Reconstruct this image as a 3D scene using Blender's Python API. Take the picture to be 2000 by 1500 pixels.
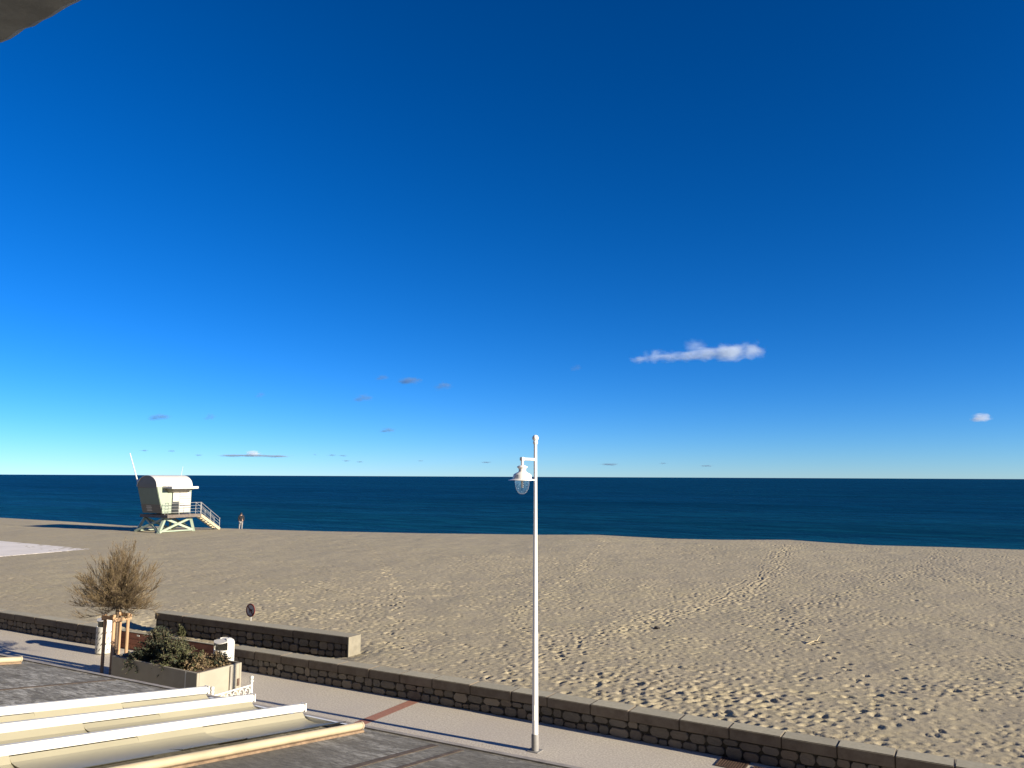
import bpy, bmesh, math, random
import numpy as np
from mathutils import Vector, Matrix, Euler
random.seed(7); rng = np.random.default_rng(11)
for o in list(bpy.data.objects): bpy.data.objects.remove(o, do_unlink=True)
scene = bpy.context.scene
col = scene.collection
R = math.radians
# world axes: X along the sea wall (to the right), Y towards the sea, Z up; promenade at z = 0
# ------------------------------------------------------------------ camera
FPX = 1502.0
ROLL = math.atan2(9, 2000)
PITCH = math.atan(181 * math.cos(ROLL) / FPX)
YAW = R(31.0)
CAM = Vector((0, 0, 5.0))
F0 = Vector((-math.sin(YAW), math.cos(YAW), 0)); R0 = Vector((math.cos(YAW), math.sin(YAW), 0)); Z0 = Vector((0, 0, 1))
CF = F0 * math.cos(PITCH) + Z0 * math.sin(PITCH); U0 = -F0 * math.sin(PITCH) + Z0 * math.cos(PITCH)
CR = R0 * math.cos(ROLL) + U0 * math.sin(ROLL); CU = -R0 * math.sin(ROLL) + U0 * math.cos(ROLL)
cd = bpy.data.cameras.new('camera'); cam = bpy.data.objects.new('camera', cd); col.objects.link(cam)
cd.sensor_width = 36; cd.lens = 36 * FPX / 2000; cd.clip_start = 0.1; cd.clip_end = 300000
m3 = Matrix((CR, CU, -CF)).transposed()
cam.matrix_world = Matrix.Translation(CAM) @ m3.to_4x4()
scene.camera = cam
# ------------------------------------------------------------------ sky, sun, exposure
SUN_EL = R(16.2); SUN_AZ = R(4.0)            # azimuth measured from +X towards +Y (the sea)
sdir = Vector((math.cos(SUN_EL) * math.cos(SUN_AZ), math.cos(SUN_EL) * math.sin(SUN_AZ), math.sin(SUN_EL)))
w = bpy.data.worlds.new('World'); scene.world = w; w.use_nodes = True
nt = w.node_tree; nt.nodes.clear()
sky = nt.nodes.new('ShaderNodeTexSky'); sky.sky_type = 'NISHITA'; sky.sun_disc = False
sky.sun_elevation = SUN_EL; sky.sun_rotation = math.pi / 2 - SUN_AZ
sky.altitude = 2800; sky.air_density = 1.0; sky.dust_density = 0.0; sky.ozone_density = 7.0
gm = nt.nodes.new('ShaderNodeGamma'); gm.inputs[1].default_value = 1.15
hs = nt.nodes.new('ShaderNodeHueSaturation'); hs.inputs['Saturation'].default_value = 1.1; hs.inputs['Hue'].default_value = 0.502
bg = nt.nodes.new('ShaderNodeBackground'); bg.inputs[1].default_value = 0.059
ow = nt.nodes.new('ShaderNodeOutputWorld')
nt.links.new(sky.outputs[0], gm.inputs[0]); nt.links.new(gm.outputs[0], hs.inputs['Color'])
nt.links.new(hs.outputs[0], bg.inputs[0]); nt.links.new(bg.outputs[0], ow.inputs[0])
sl = bpy.data.lights.new('sun', 'SUN'); sl.energy = 5.0; sl.angle = R(0.53); sl.color = (1.0, 0.86, 0.66)
so = bpy.data.objects.new('sun', sl); col.objects.link(so); so.location = (40, 3, 30)
so.rotation_euler = (-sdir).to_track_quat('-Z', 'Y').to_euler()
scene.view_settings.view_transform = 'Standard'; scene.view_settings.look = 'None'
scene.view_settings.exposure = 1.05; scene.view_settings.gamma = 1.0; scene.view_settings.use_curve_mapping = False
scene.render.engine = 'CYCLES'
scene.cycles.volume_bounces = 3; scene.cycles.max_bounces = 10

# ------------------------------------------------------------------ materials
def nmat(name):
    m = bpy.data.materials.new(name); m.use_nodes = True
    n = m.node_tree.nodes; b = n['Principled BSDF']
    return m, m.node_tree, b
def mix(t, fac, a, b, mode='MIX'):
    x = t.nodes.new('ShaderNodeMix'); x.data_type = 'RGBA'; x.blend_type = mode
    for s, v in ((x.inputs[0], fac), (x.inputs[6], a), (x.inputs[7], b)):
        if hasattr(v, 'links') or isinstance(v, bpy.types.NodeSocket): t.links.new(v, s)
        else: s.default_value = v if not isinstance(v, tuple) else (*v[:3], 1)
    return x.outputs[2]
def coords(t, scale=(1, 1, 1), rot=(0, 0, 0), space='Object'):
    tc = t.nodes.new('ShaderNodeTexCoord'); mp = t.nodes.new('ShaderNodeMapping')
    mp.inputs['Scale'].default_value = scale; mp.inputs['Rotation'].default_value = rot
    t.links.new(tc.outputs[space], mp.inputs[0]); return mp.outputs[0]
def noise(t, vec, scale, detail=4, rough=.6, dist=0.0):
    n = t.nodes.new('ShaderNodeTexNoise'); n.inputs['Scale'].default_value = scale
    n.inputs['Detail'].default_value = detail; n.inputs['Roughness'].default_value = rough
    n.inputs['Distortion'].default_value = dist
    t.links.new(vec, n.inputs['Vector']); return n.outputs[0]
def ramp(t, fac, lo, hi):
    r = t.nodes.new('ShaderNodeMapRange'); r.interpolation_type = 'SMOOTHSTEP'
    r.inputs[1].default_value = lo; r.inputs[2].default_value = hi
    t.links.new(fac, r.inputs[0]); return r.outputs[0]
def bump(t, b, h, strength, dist):
    n = t.nodes.new('ShaderNodeBump'); n.inputs['Strength'].default_value = strength
    n.inputs['Distance'].default_value = dist
    t.links.new(h, n.inputs['Height'])
    prev = b.inputs['Normal'].links[0].from_socket if b.inputs['Normal'].is_linked else None
    if prev: t.links.new(prev, n.inputs['Normal'])
    t.links.new(n.outputs[0], b.inputs['Normal'])
def simple(name, c, rough=.7, var=.18, scale=6.0, bs=.25, bd=.01, metal=0.0, randv=0.0, stretch=(1, 1, 1)):
    m, t, b = nmat(name)
    v = coords(t, stretch)
    f = noise(t, v, scale, 5, .65)
    lo = tuple(k * (1 - var) for k in c); hi = tuple(min(k * (1 + var), .95) for k in c)
    out = mix(t, ramp(t, f, .3, .7), lo, hi)
    if randv:
        oi = t.nodes.new('ShaderNodeObjectInfo')
        mr = t.nodes.new('ShaderNodeMapRange'); mr.inputs[3].default_value = 1 - randv; mr.inputs[4].default_value = 1 + randv
        t.links.new(oi.outputs['Random'], mr.inputs[0])
        hsv = t.nodes.new('ShaderNodeHueSaturation'); t.links.new(mr.outputs[0], hsv.inputs['Value']); t.links.new(out, hsv.inputs['Color'])
        out = hsv.outputs[0]
    t.links.new(out, b.inputs['Base Color'])
    b.inputs['Roughness'].default_value = rough; b.inputs['Metallic'].default_value = metal
    if bs: bump(t, b, noise(t, v, scale * 5, 4, .7), bs, bd)
    return m
M = {}
M['white'] = simple('white_paint', (.62, .62, .58), .45, .04, 4, .05, .002)
M['lampwhite'] = simple('lamp_white_paint', (.8, .8, .78), .35, .03, 4, 0)
M['grey_sleeve'] = simple('grey_sleeve_paint', (.22, .22, .22), .6, .1, 8, .1, .003)
M['coping'] = simple('coping_concrete', (.36, .34, .25), .9, .22, 3.5, .35, .01, randv=.1)
M['mortar'] = simple('dark_mortar', (.05, .046, .04), .95, .25, 9, .5, .02)
M['tower'] = simple('pale_green_paint', (.29, .36, .28), .5, .05, 3, .05, .002)
M['tower_white'] = simple('tower_white_panel', (.58, .58, .55), .45, .03, 3, 0)
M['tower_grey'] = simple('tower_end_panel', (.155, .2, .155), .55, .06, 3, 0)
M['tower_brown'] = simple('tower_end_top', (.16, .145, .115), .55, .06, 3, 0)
M['deck'] = simple('deck_timber', (.13, .11, .095), .8, .25, 6, .2, .005)
M['metal'] = simple('galvanised_rail', (.5, .5, .48), .4, .08, 10, 0, metal=.5)
M['darkglass'] = simple('dark_window', (.04, .045, .05), .15, .1, 2, 0)
M['black'] = simple('black_paint', (.02, .02, .022), .6, .1, 9, 0)
M['redring'] = simple('dark_red_ring', (.22, .025, .02), .5, .1, 9, 0)
M['signface'] = simple('sign_face', (.6, .56, .57), .5, .05, 9, 0)
M['wood'] = simple('stake_timber', (.4, .26, .15), .8, .22, 7, .3, .004, randv=.12, stretch=(1, 1, .15))
M['redboard'] = simple('red_brown_board', (.24, .095, .06), .75, .2, 5, .2, .004, randv=.1, stretch=(.3, 1, 1))
M['planter'] = simple('cream_render', (.31, .29, .235), .85, .07, 2.5, .15, .004)
M['soil'] = simple('dry_soil', (.11, .07, .045), .95, .3, 9, .6, .03)
M['bark'] = simple('bark', (.14, .105, .075), .95, .3, 20, .5, .01)
M['twig'] = simple('twig', (.115, .082, .05), .9, .3, 2.0, 0)
M['feather'] = simple('feathery_foliage', (.18, .135, .07), .9, .3, 1.6, 0)
M['leaf_dark'] = simple('dark_leaf', (.032, .042, .024), .8, .35, 3, 0)
M['leaf_mid'] = simple('olive_leaf', (.075, .082, .036), .8, .3, 3, 0)
M['leaf_dry'] = simple('dry_leaf', (.18, .135, .075), .85, .3, 3, 0)
M['fabric'] = simple('awning_fabric', (.31, .295, .215), .5, .06, 1.2, .05, .004)
M['pipe'] = simple('cream_pipe', (.4, .345, .24), .6, .12, 3, .1, .003)
M['rust'] = simple('rust_stain', (.2, .14, .09), .9, .3, 12, .3, .004)
M['flash'] = simple('edge_flashing', (.33, .31, .28), .7, .2, 5, .15, .004)
M['seam'] = simple('roof_seam', (.1, .075, .055), .9, .3, 8, .4, .006)
M['iron'] = simple('brown_iron', (.09, .055, .04), .7, .25, 15, .2, .004)
M['redstrip'] = simple('red_concrete', (.33, .16, .115), .9, .15, 14, .35, .006)
M['sheet'] = simple('pale_concrete', (.72, .69, .64), .9, .06, .6, .2, .01)
M['render'] = simple('facade_render', (.34, .31, .27), .9, .08, 1.2, .2, .006)
M['slab'] = simple('weathered_concrete', (.26, .265, .255), .95, .2, 3, .5, .01)
M['skin'] = simple('skin', (.5, .32, .24), .6, .05, 9, 0)
M['jacket'] = simple('dark_jacket', (.016, .018, .024), .9, .2, 9, .2, .01)
M['trousers'] = simple('pale_trousers', (.26, .25, .24), .9, .1, 9, .2, .01)
M['hair'] = simple('dark_hair', (.02, .015, .012), .8, .2, 20, 0)
M['drift'] = simple('driftwood', (.5, .43, .28), .9, .15, 14, .3, .005)
M['darkstone'] = simple('dark_pebble', (.05, .045, .04), .9, .3, 14, .4, .01)

def coping_mat():
    # brown weathered concrete; shade painted into upright faces, sunlit tone into upward ones
    m, t, b = nmat('coping_shade_by_normal')
    v = coords(t); oi = t.nodes.new('ShaderNodeObjectInfo')
    f = noise(t, v, 3.5, 6, .7); g = noise(t, v, 16, 4, .7); k = noise(t, v, 1.1, 4, .6)
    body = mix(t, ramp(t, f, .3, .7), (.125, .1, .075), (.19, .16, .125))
    top_tone = mix(t, ramp(t, g, .25, .75), (.32, .3, .22), (.4, .375, .28))
    top_tone = mix(t, ramp(t, k, .4, .75), top_tone, mix(t, .35, top_tone, (.26, .25, .2)))
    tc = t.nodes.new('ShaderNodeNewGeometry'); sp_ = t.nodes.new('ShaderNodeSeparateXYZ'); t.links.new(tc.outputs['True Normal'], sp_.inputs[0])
    c = mix(t, ramp(t, sp_.outputs['Z'], .2, .8), body, top_tone)
    mr = t.nodes.new('ShaderNodeMapRange'); mr.inputs[3].default_value = .9; mr.inputs[4].default_value = 1.1; t.links.new(oi.outputs['Random'], mr.inputs[0])
    hsv = t.nodes.new('ShaderNodeHueSaturation'); t.links.new(mr.outputs[0], hsv.inputs['Value']); t.links.new(c, hsv.inputs['Color'])
    t.links.new(hsv.outputs[0], b.inputs['Base Color']); b.inputs['Roughness'].default_value = .93
    bump(t, b, g, .35, .01); return m
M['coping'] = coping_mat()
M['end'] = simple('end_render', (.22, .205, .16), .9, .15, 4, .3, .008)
def stone_mat():
    m, t, b = nmat('wall_stone')
    v = coords(t); oi = t.nodes.new('ShaderNodeObjectInfo')
    add = t.nodes.new('ShaderNodeVectorMath'); add.operation = 'ADD'
    t.links.new(v, add.inputs[0]); t.links.new(oi.outputs['Location'], add.inputs[1])
    cr = t.nodes.new('ShaderNodeValToRGB'); e = cr.color_ramp.elements
    e[0].position = 0; e[0].color = (.1, .09, .075, 1); e[1].position = 1; e[1].color = (.3, .25, .19, 1)
    for p, c in ((.25, (.145, .13, .11, 1)), (.5, (.17, .135, .1, 1)), (.75, (.12, .115, .105, 1))):
        q = e.new(p); q.color = c
    t.links.new(oi.outputs['Random'], cr.inputs[0])
    f = noise(t, add.outputs[0], 3, 6, .7)
    c = mix(t, ramp(t, f, .3, .75), cr.outputs[0], (.25, .22, .18), 'MIX')
    c2 = mix(t, .45, cr.outputs[0], c)
    t.links.new(c2, b.inputs['Base Color']); b.inputs['Roughness'].default_value = .95
    bump(t, b, noise(t, add.outputs[0], 7, 6, .75), .6, .03)
    return m
M['stone'] = stone_mat()

def sand_mat():
    m, t, b = nmat('sand')
    v = coords(t)
    big = noise(t, v, .12, 4, .6, .6); mid = noise(t, v, 1.3, 5, .65); fine = noise(t, v, 28, 4, .75)
    c = mix(t, ramp(t, big, .35, .68), (.43, .385, .27), (.455, .41, .275))
    c = mix(t, ramp(t, mid, .35, .7), c, (.40, .36, .265))
    c = mix(t, ramp(t, fine, .25, .8), mix(t, .35, c, (.2, .165, .12)), c)
    t.links.new(c, b.inputs['Base Color']); b.inputs['Roughness'].default_value = 1.0
    b.inputs['Specular IOR Level'].default_value = .1
    vr = coords(t, (1.0, 3.2, 1.0), (0, 0, R(12)))
    bump(t, b, noise(t, vr, 2.6, 5, .65, .4), .3, .06)
    bump(t, b, noise(t, v, 11, 4, .7), .4, .03)
    return m
M['sand'] = sand_mat()

def promenade_mat():
    m, t, b = nmat('washed_aggregate_concrete')
    v = coords(t)
    f = noise(t, v, 26, 3, .8); g = noise(t, v, .7, 4, .6); h = noise(t, v, 5, 5, .7)
    c = mix(t, ramp(t, f, .3, .72), (.36, .325, .265), (.67, .635, .545))
    c = mix(t, ramp(t, g, .3, .75), c, mix(t, .5, c, (.43, .395, .36)))
    c = mix(t, ramp(t, h, .55, .8), c, mix(t, .4, c, (.56, .53, .49)))
    t.links.new(c, b.inputs['Base Color']); b.inputs['Roughness'].default_value = .92
    bump(t, b, f, .3, .008)
    return m
M['promenade'] = promenade_mat()

def roof_mat():
    m, t, b = nmat('weathered_roof_felt')
    v = coords(t); vs = coords(t, (.9, 2.6, 1), (0, 0, R(14)))
    a = noise(t, vs, 1.9, 8, .75, .6); l = noise(t, v, .35, 3, .5); f = noise(t, v, 22, 4, .75); s = noise(t, vs, 9, 6, .78, .5)
    c = mix(t, ramp(t, s, .3, .7), (.1, .095, .078), (.22, .21, .175))
    mul = t.nodes.new('ShaderNodeMath'); mul.operation = 'MULTIPLY'
    t.links.new(ramp(t, a, .39, .6), mul.inputs[0]); t.links.new(ramp(t, l, .36, .6), mul.inputs[1])
    mul2 = t.nodes.new('ShaderNodeMath'); mul2.operation = 'MULTIPLY'
    t.links.new(mul.outputs[0], mul2.inputs[0]); t.links.new(ramp(t, s, .36, .62), mul2.inputs[1])
    c = mix(t, mul2.outputs[0], c, (.6, .6, .55))
    c = mix(t, ramp(t, f, .3, .75), mix(t, .4, c, (.06, .055, .045)), c)
    t.links.new(c, b.inputs['Base Color']); b.inputs['Roughness'].default_value = .9
    bump(t, b, f, .35, .01); bump(t, b, a, .3, .02)
    return m
M['roof'] = roof_mat()

def sea_mat():
    m, t, b = nmat('sea_water'); t.nodes.remove(b); out = t.nodes['Material Output']
    streak = noise(t, coords(t, (.16, 1, 1), (0, 0, R(-4))), .03, 6, .72, 1.2)       # wind-roughened lanes
    cell = noise(t, coords(t, (.3, 1, 1), (0, 0, R(8))), .006, 4, .6, .3)
    chop = noise(t, coords(t, (.3, 1, 1), (0, 0, R(10))), .34, 7, .68, .6)
    swell = noise(t, coords(t, (.16, 1, 1), (0, 0, R(-8))), .16, 4, .6, .4)
    dif = t.nodes.new('ShaderNodeBsdfDiffuse'); gl = t.nodes.new('ShaderNodeBsdfGlossy'); mx = t.nodes.new('ShaderNodeMixShader')
    dc = mix(t, ramp(t, cell, .3, .7), (.0006, .039, .094), (.0014, .054, .108))
    pos = t.nodes.new('ShaderNodeNewGeometry'); sy = t.nodes.new('ShaderNodeSeparateXYZ'); t.links.new(pos.outputs['Position'], sy.inputs[0])
    shal = t.nodes.new('ShaderNodeMapRange'); shal.inputs[1].default_value = 190; shal.inputs[2].default_value = 70; shal.inputs[3].default_value = 0; shal.inputs[4].default_value = .7     # shallower, greener water over sand
    t.links.new(sy.outputs['Y'], shal.inputs[0]); dc = mix(t, shal.outputs[0], dc, (.005, .092, .128))
    dc = mix(t, ramp(t, chop, .40, .62), mix(t, .55, dc, (.0, .008, .022)), dc)
    ripl = noise(t, coords(t, (.22, 1, 1), (0, 0, R(5))), .07, 6, .72, .8)
    dc = mix(t, ramp(t, ripl, .38, .64), mix(t, .4, dc, (.0, .01, .026)), dc)
    t.links.new(dc, dif.inputs[0]); gl.inputs[0].default_value = (.16, .50, .62, 1); gl.inputs['Roughness'].default_value = .2
    f = t.nodes.new('ShaderNodeMapRange'); f.inputs[1].default_value = .35; f.inputs[2].default_value = .72; f.inputs[3].default_value = .13; f.inputs[4].default_value = .27
    t.links.new(streak, f.inputs[0]); t.links.new(f.outputs[0], mx.inputs[0])
    t.links.new(dif.outputs[0], mx.inputs[1]); t.links.new(gl.outputs[0], mx.inputs[2]); t.links.new(mx.outputs[0], out.inputs[0])
    b1 = t.nodes.new('ShaderNodeBump'); b1.inputs['Strength'].default_value = .9; b1.inputs['Distance'].default_value = 2.2; t.links.new(swell, b1.inputs['Height'])
    b2 = t.nodes.new('ShaderNodeBump'); b2.inputs['Strength'].default_value = 1.0; b2.inputs['Distance'].default_value = 1.1; t.links.new(chop, b2.inputs['Height']); t.links.new(b1.outputs[0], b2.inputs['Normal'])
    t.links.new(b2.outputs[0], gl.inputs['Normal']); t.links.new(b2.outputs[0], dif.inputs['Normal'])
    return m
M['sea'] = sea_mat()
M['land'] = simple('land', (.16, .14, .1), .95, .25, .02, 0)

def glass_mat():
    m, t, b = nmat('lamp_globe')
    b.inputs['Base Color'].default_value = (.93, .95, .97, 1); b.inputs['Roughness'].default_value = .12
    b.inputs['Transmission Weight'].default_value = 1.0; b.inputs['IOR'].default_value = 1.12
    nz = noise(t, coords(t), 14, 3, .6); t.links.new(ramp(t, nz, -.4, 2.4), b.inputs['Roughness'])
    return m
M['glass'] = glass_mat()

# ------------------------------------------------------------------ mesh helpers
class MB:
    def __init__(s): s.v = []; s.f = []
    def add(s, vs, fs):
        o = len(s.v); s.v += [tuple(p) for p in vs]; s.f += [tuple(i + o for i in q) for q in fs]; return s
    def hexa(s, p):      # 8 points: bottom ring 0-3 (ccw), top ring 4-7
        return s.add(p, [(3, 2, 1, 0), (4, 5, 6, 7), (0, 1, 5, 4), (1, 2, 6, 5), (2, 3, 7, 6), (3, 0, 4, 7)])
    def box(s, x0, x1, y0, y1, z0, z1):
        return s.hexa([(x0, y0, z0), (x1, y0, z0), (x1, y1, z0), (x0, y1, z0), (x0, y0, z1), (x1, y0, z1), (x1, y1, z1), (x0, y1, z1)])
    def bar(s, a, b, wx, wz, up=(0, 0, 1)):       # rectangular bar from a to b
        a = Vector(a); b = Vector(b); d = (b - a).normalized(); u = Vector(up)
        if abs(d.dot(u)) > .98: u = Vector((0, 1, 0))
        r = d.cross(u).normalized(); u = r.cross(d).normalized()
        r *= wx / 2; u *= wz / 2
        return s.hexa([a - r - u, a + r - u, b + r - u, b - r - u, a - r + u, a + r + u, b + r + u, b - r + u])
    def tube(s, pts, rad, n=8, cap=True):
        pts = [Vector(p) for p in pts]
        if not isinstance(rad, (list, tuple)): rad = [rad] * len(pts)
        vs = []; ref = None
        for i, p in enumerate(pts):
            d = (pts[min(i + 1, len(pts) - 1)] - pts[max(i - 1, 0)]).normalized()
            if ref is None: ref = Vector((1, 0, 0)) if abs(d.x) < .9 else Vector((0, 1, 0))
            a = (ref - d * ref.dot(d)).normalized(); ref = a; c = d.cross(a)
            for k in range(n):
                t = 2 * math.pi * k / n; vs.append(p + (a * math.cos(t) + c * math.sin(t)) * rad[i])
        fs = [(i * n + k, i * n + (k + 1) % n, (i + 1) * n + (k + 1) % n, (i + 1) * n + k) for i in range(len(pts) - 1) for k in range(n)]
        if cap: fs += [tuple(range(n - 1, -1, -1)), tuple((len(pts) - 1) * n + k for k in range(n))]
        return s.add(vs, fs)
    def lathe(s, c, prof, n=24, a0=0, a1=2 * math.pi):
        full = abs(a1 - a0 - 2 * math.pi) < 1e-6; m = n if full else n + 1; vs = []
        for r, z in prof:
            for k in range(m):
                t = a0 + (a1 - a0) * k / n; vs.append((c[0] + r * math.cos(t), c[1] + r * math.sin(t), c[2] + z))
        fs = []
        for i in range(len(prof) - 1):
            for k in range(n):
                k2 = (k + 1) % m
                fs.append((i * m + k, i * m + k2, (i + 1) * m + k2, (i + 1) * m + k))
        return s.add(vs, fs)
    def build(s, name, mat, parent=None, smooth=False, bevel=0):
        me = bpy.data.meshes.new(name); me.from_pydata(s.v, [], s.f); me.update()
        bm = bmesh.new(); bm.from_mesh(me)
        if smooth == 'weld': bmesh.ops.remove_doubles(bm, verts=bm.verts, dist=1e-5)
        if bevel: bmesh.ops.bevel(bm, geom=list(bm.edges), offset=bevel, segments=2, affect='EDGES', clamp_overlap=True)
        bmesh.ops.recalc_face_normals(bm, faces=bm.faces); bm.to_mesh(me); bm.free()
        if smooth: 
            me.polygons.foreach_set('use_smooth', [True] * len(me.polygons))
        me.materials.append(M[mat] if isinstance(mat, str) else mat)
        return link(name, me, parent)
def link(name, me, parent=None):
    o = bpy.data.objects.new(name, me); col.objects.link(o)
    if parent: o.parent = parent
    return o
def autosmooth(o, ang=35):
    me = o.data; bm = bmesh.new(); bm.from_mesh(me)
    for f in bm.faces: f.smooth = True
    for e in bm.edges:
        if len(e.link_faces) == 2 and e.calc_face_angle(0) > R(ang): e.smooth = False
    bm.to_mesh(me); bm.free(); return o
def tag(o, label=None, cat=None, group=None, kind=None):
    if label: o['label'] = label
    if cat: o['category'] = cat
    if group: o['group'] = group
    if kind: o['kind'] = kind
    return o
def thing(name, loc, label, cat, group=None):
    o = bpy.data.objects.new(name, None); col.objects.link(o); o.location = loc; o.empty_display_size = .2
    return tag(o, label, cat, group)
def sstep(a, b, x):
    t = np.clip((x - a) / (b - a), 0, 1); return t * t * (3 - 2 * t)

# ------------------------------------------------------------------ setting: land, promenade, sea
WX = [-300, -60, -27.5, -22, -16.5, -12.8, -8, 10, 60, 300]
WY = [3, 12.45, 13.60, 13.82, 14.08, 14.25, 14.44, 14.5, 14.5, 14.5]
def wall_y(x): return float(np.interp(x, WX, WY))
g = MB().add([(-60000, -60000, -.12), (60000, -60000, -.12), (60000, 10, -.12), (-60000, 10, -.12)], [(0, 1, 2, 3)]).build('ground', 'land')
tag(g, 'land behind the promenade', kind='structure')
xs = [-300, -60, -27.5, -22, -16.5, -12.8, -8, 10, 60, 300]
p = MB(); n = len(xs)
p.add([(x, -60, 0) for x in xs] + [(x, wall_y(x) + .25, 0) for x in xs], [(i, i + 1, n + i + 1, n + i) for i in range(n - 1)])
tag(p.build('promenade', 'promenade'), 'pale pinkish aggregate concrete promenade', kind='structure')
s = MB().add([(-60000, 34, -1.7), (60000, 34, -1.7), (60000, 60000, -1.7), (-60000, 60000, -1.7)], [(0, 1, 2, 3)]).build('sea', 'sea')
tag(s, 'dark blue sea reaching the horizon', kind='structure')

# ------------------------------------------------------------------ sand beach with footprints (one sheet)
CX = [-300, -110, -79.5, -73.5, -68.9, -64.5, -61.4, -53.1, -45.9, -37.9, -29, -25.7, -22.6, -19.4, -16, -12, -9.5, -6.3, -1.9, 2.2, 30, 300]
CY = [20, 40, 40.6, 38.2, 39.0, 40.3, 41.5, 43.3, 45, 47.8, 51.9, 54.2, 53.9, 53.8, 55, 57.7, 56.8, 56.2, 57.4, 58, 60, 60]
def axis(segs):
    out = [segs[0][0]]
    for a, b, st in segs:
        k = max(1, round((b - a) / st)); out += list(a + (b - a) * (np.arange(k) + 1) / k)
    return np.array(out)
gx_ = axis([(-300, -110, 12), (-110, -75, .8), (-75, -48, .2), (-48, -25, .095), (-25, 5, .045), (5, 30, .5), (30, 300, 15)])
gs_ = axis([(0, 11, .042), (11, 24, .065), (24, 47, .12), (47, 110, 1.2)])
wb = np.interp(gx_, WX, WY) + .33
Xg = np.repeat(gx_[None, :], len(gs_), 0); Yg = wb[None, :] + gs_[:, None]
cr_ = np.interp(gx_, CX, CY)
def lump(x, y, seed, scale):
    r = np.random.default_rng(seed); z = np.zeros_like(x)
    for k in range(7):
        a = r.uniform(0, 6.283); f = r.uniform(.6, 1.9) / scale
        z += np.sin((x * math.cos(a) + y * math.sin(a)) * f * 6.283 + r.uniform(0, 6.283) + .8 * np.sin(y * f * 2.1 + k))
    return z / 7
def base_sand(x, y, yc):
    d = y - yc
    dry = .46 + .14 * sstep(16, 45, y) * 1.0 + 0.0 * x
    dry = np.where(d > -8, dry + (.60 - dry) * sstep(-8, 0, d), dry)
    dp = np.clip(d, 0, None)
    z = dry - .12 * dp * dp / (dp + 2.0)
    z = z - .16 * sstep(-24, -22.5, x) * (1 - sstep(-15.0, -13.2, x)) * (1 - sstep(15.4, 17.0, y))
    und = lump(x, y, 3, 9.0) * .045 + lump(x, y, 4, 3.3) * .02
    und = und * (1 - (1 - sstep(-45.6, -42, x)) * sstep(14, 16, y) * (1 - sstep(28.5, 31, y)))
    return z + und * sstep(14.6, 19, y) * (1 - sstep(-3, 0, d))
Zg = base_sand(Xg, Yg, cr_[None, :])
def sand_z(x, y):
    return float(base_sand(np.array([float(x)]), np.array([float(y)]), np.array([np.interp(x, CX, CY)]))[0])
H = np.zeros_like(Zg)
def stamp(x, y, rx, ry, ang, depth, rim=.35):
    rr = max(rx, ry) * 2.6
    i0, i1 = np.searchsorted(gx_, (x - rr, x + rr))
    s0 = y - float(np.interp(x, gx_, wb))
    j0, j1 = np.searchsorted(gs_, (s0 - rr, s0 + rr))
    if i1 - i0 < 2 or j1 - j0 < 2: return
    dx = Xg[j0:j1, i0:i1] - x; dy = Yg[j0:j1, i0:i1] - y
    c, s_ = math.cos(ang), math.sin(ang)
    q = ((dx * c + dy * s_) / rx) ** 2 + ((-dx * s_ + dy * c) / ry) ** 2
    H[j0:j1, i0:i1] += depth * (-np.exp(-q * q * .8) + rim * np.exp(-(np.sqrt(q) - 1.5) ** 2 * 5))
vx, vy = 0.0, 0.0
dens_seed = 21
DGX, DGY = np.meshgrid(np.arange(-64, 12, .5), np.arange(14, 62, .5))
DG = .5 + .9 * lump(DGX, DGY, dens_seed, 12.0) + .7 * lump(DGX, DGY, dens_seed + 1, 4.5)
def density(x, y): return float(DG[int((y - 14) * 2), int((x + 64) * 2)])
Npit = 0
R2 = random.Random(5)
while Npit < 62000:
    x = R2.uniform(-62, 5); y = 14.8 + (R2.random() ** 1.15) * 42
    # only where the beach is walked: less on the far left
    if y > np.interp(x, CX, CY) - 1.0: continue
    # skip well outside what the place near the camera could show
    if x > .62 * (y - 8) * .3 + 3: continue
    keep = min(1, max(.06, density(x, y))) * (1.0 if x > -22 else max(.25, 1 + (x + 22) / 26))
    if R2.random() > keep: Npit += .25; continue
    a = R2.gauss(1.2, .7); L = R2.uniform(.035, .078) * (1.4 if R2.random() < .09 else 1); Wd = L * R2.uniform(.55, .85); dep = L * R2.uniform(.13, .35)
    stamp(x, y, L, Wd, a, dep, .22); Npit += 1
def trail(pts, step=.62, side=.14, n=1, spread=.25, dep=.035):
    P = np.array(pts, float); seg = np.hypot(*np.diff(P, axis=0).T); cum = np.r_[0, np.cumsum(seg)]
    for k in range(n):
        ox, oy = R2.gauss(0, spread), R2.gauss(0, spread); t = R2.random(); i = 0
        while t < cum[-1]:
            x = np.interp(t, cum, P[:, 0]); y = np.interp(t, cum, P[:, 1])
            x2 = np.interp(t + .2, cum, P[:, 0]); y2 = np.interp(t + .2, cum, P[:, 1]); a = math.atan2(y2 - y, x2 - x)
            sg = side if i % 2 else -side
            stamp(x + ox - math.sin(a) * sg + R2.gauss(0, .03), y + oy + math.cos(a) * sg, R2.uniform(.085, .12), R2.uniform(.045, .065), a, dep * R2.uniform(.7, 1.2)); i += 1
            t += step * R2.uniform(.85, 1.15)
track = [(-10.6, 54), (-10.4, 49), (-8.9, 40.6), (-8.3, 33.4), (-8.4, 28.6), (-9.1, 26.2), (-9.3, 23.3), (-9.8, 20.7), (-9.7, 17.7), (-9.8, 16.4), (-9.6, 15)]
trail(track, n=8, spread=.35, dep=.03)
trail([(-1, 16), (-6, 27), (-3, 40), (-2, 54)], n=2); trail([(-6, 15.2), (-13, 22), (-16, 33), (-22, 50)], n=2)
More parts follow.
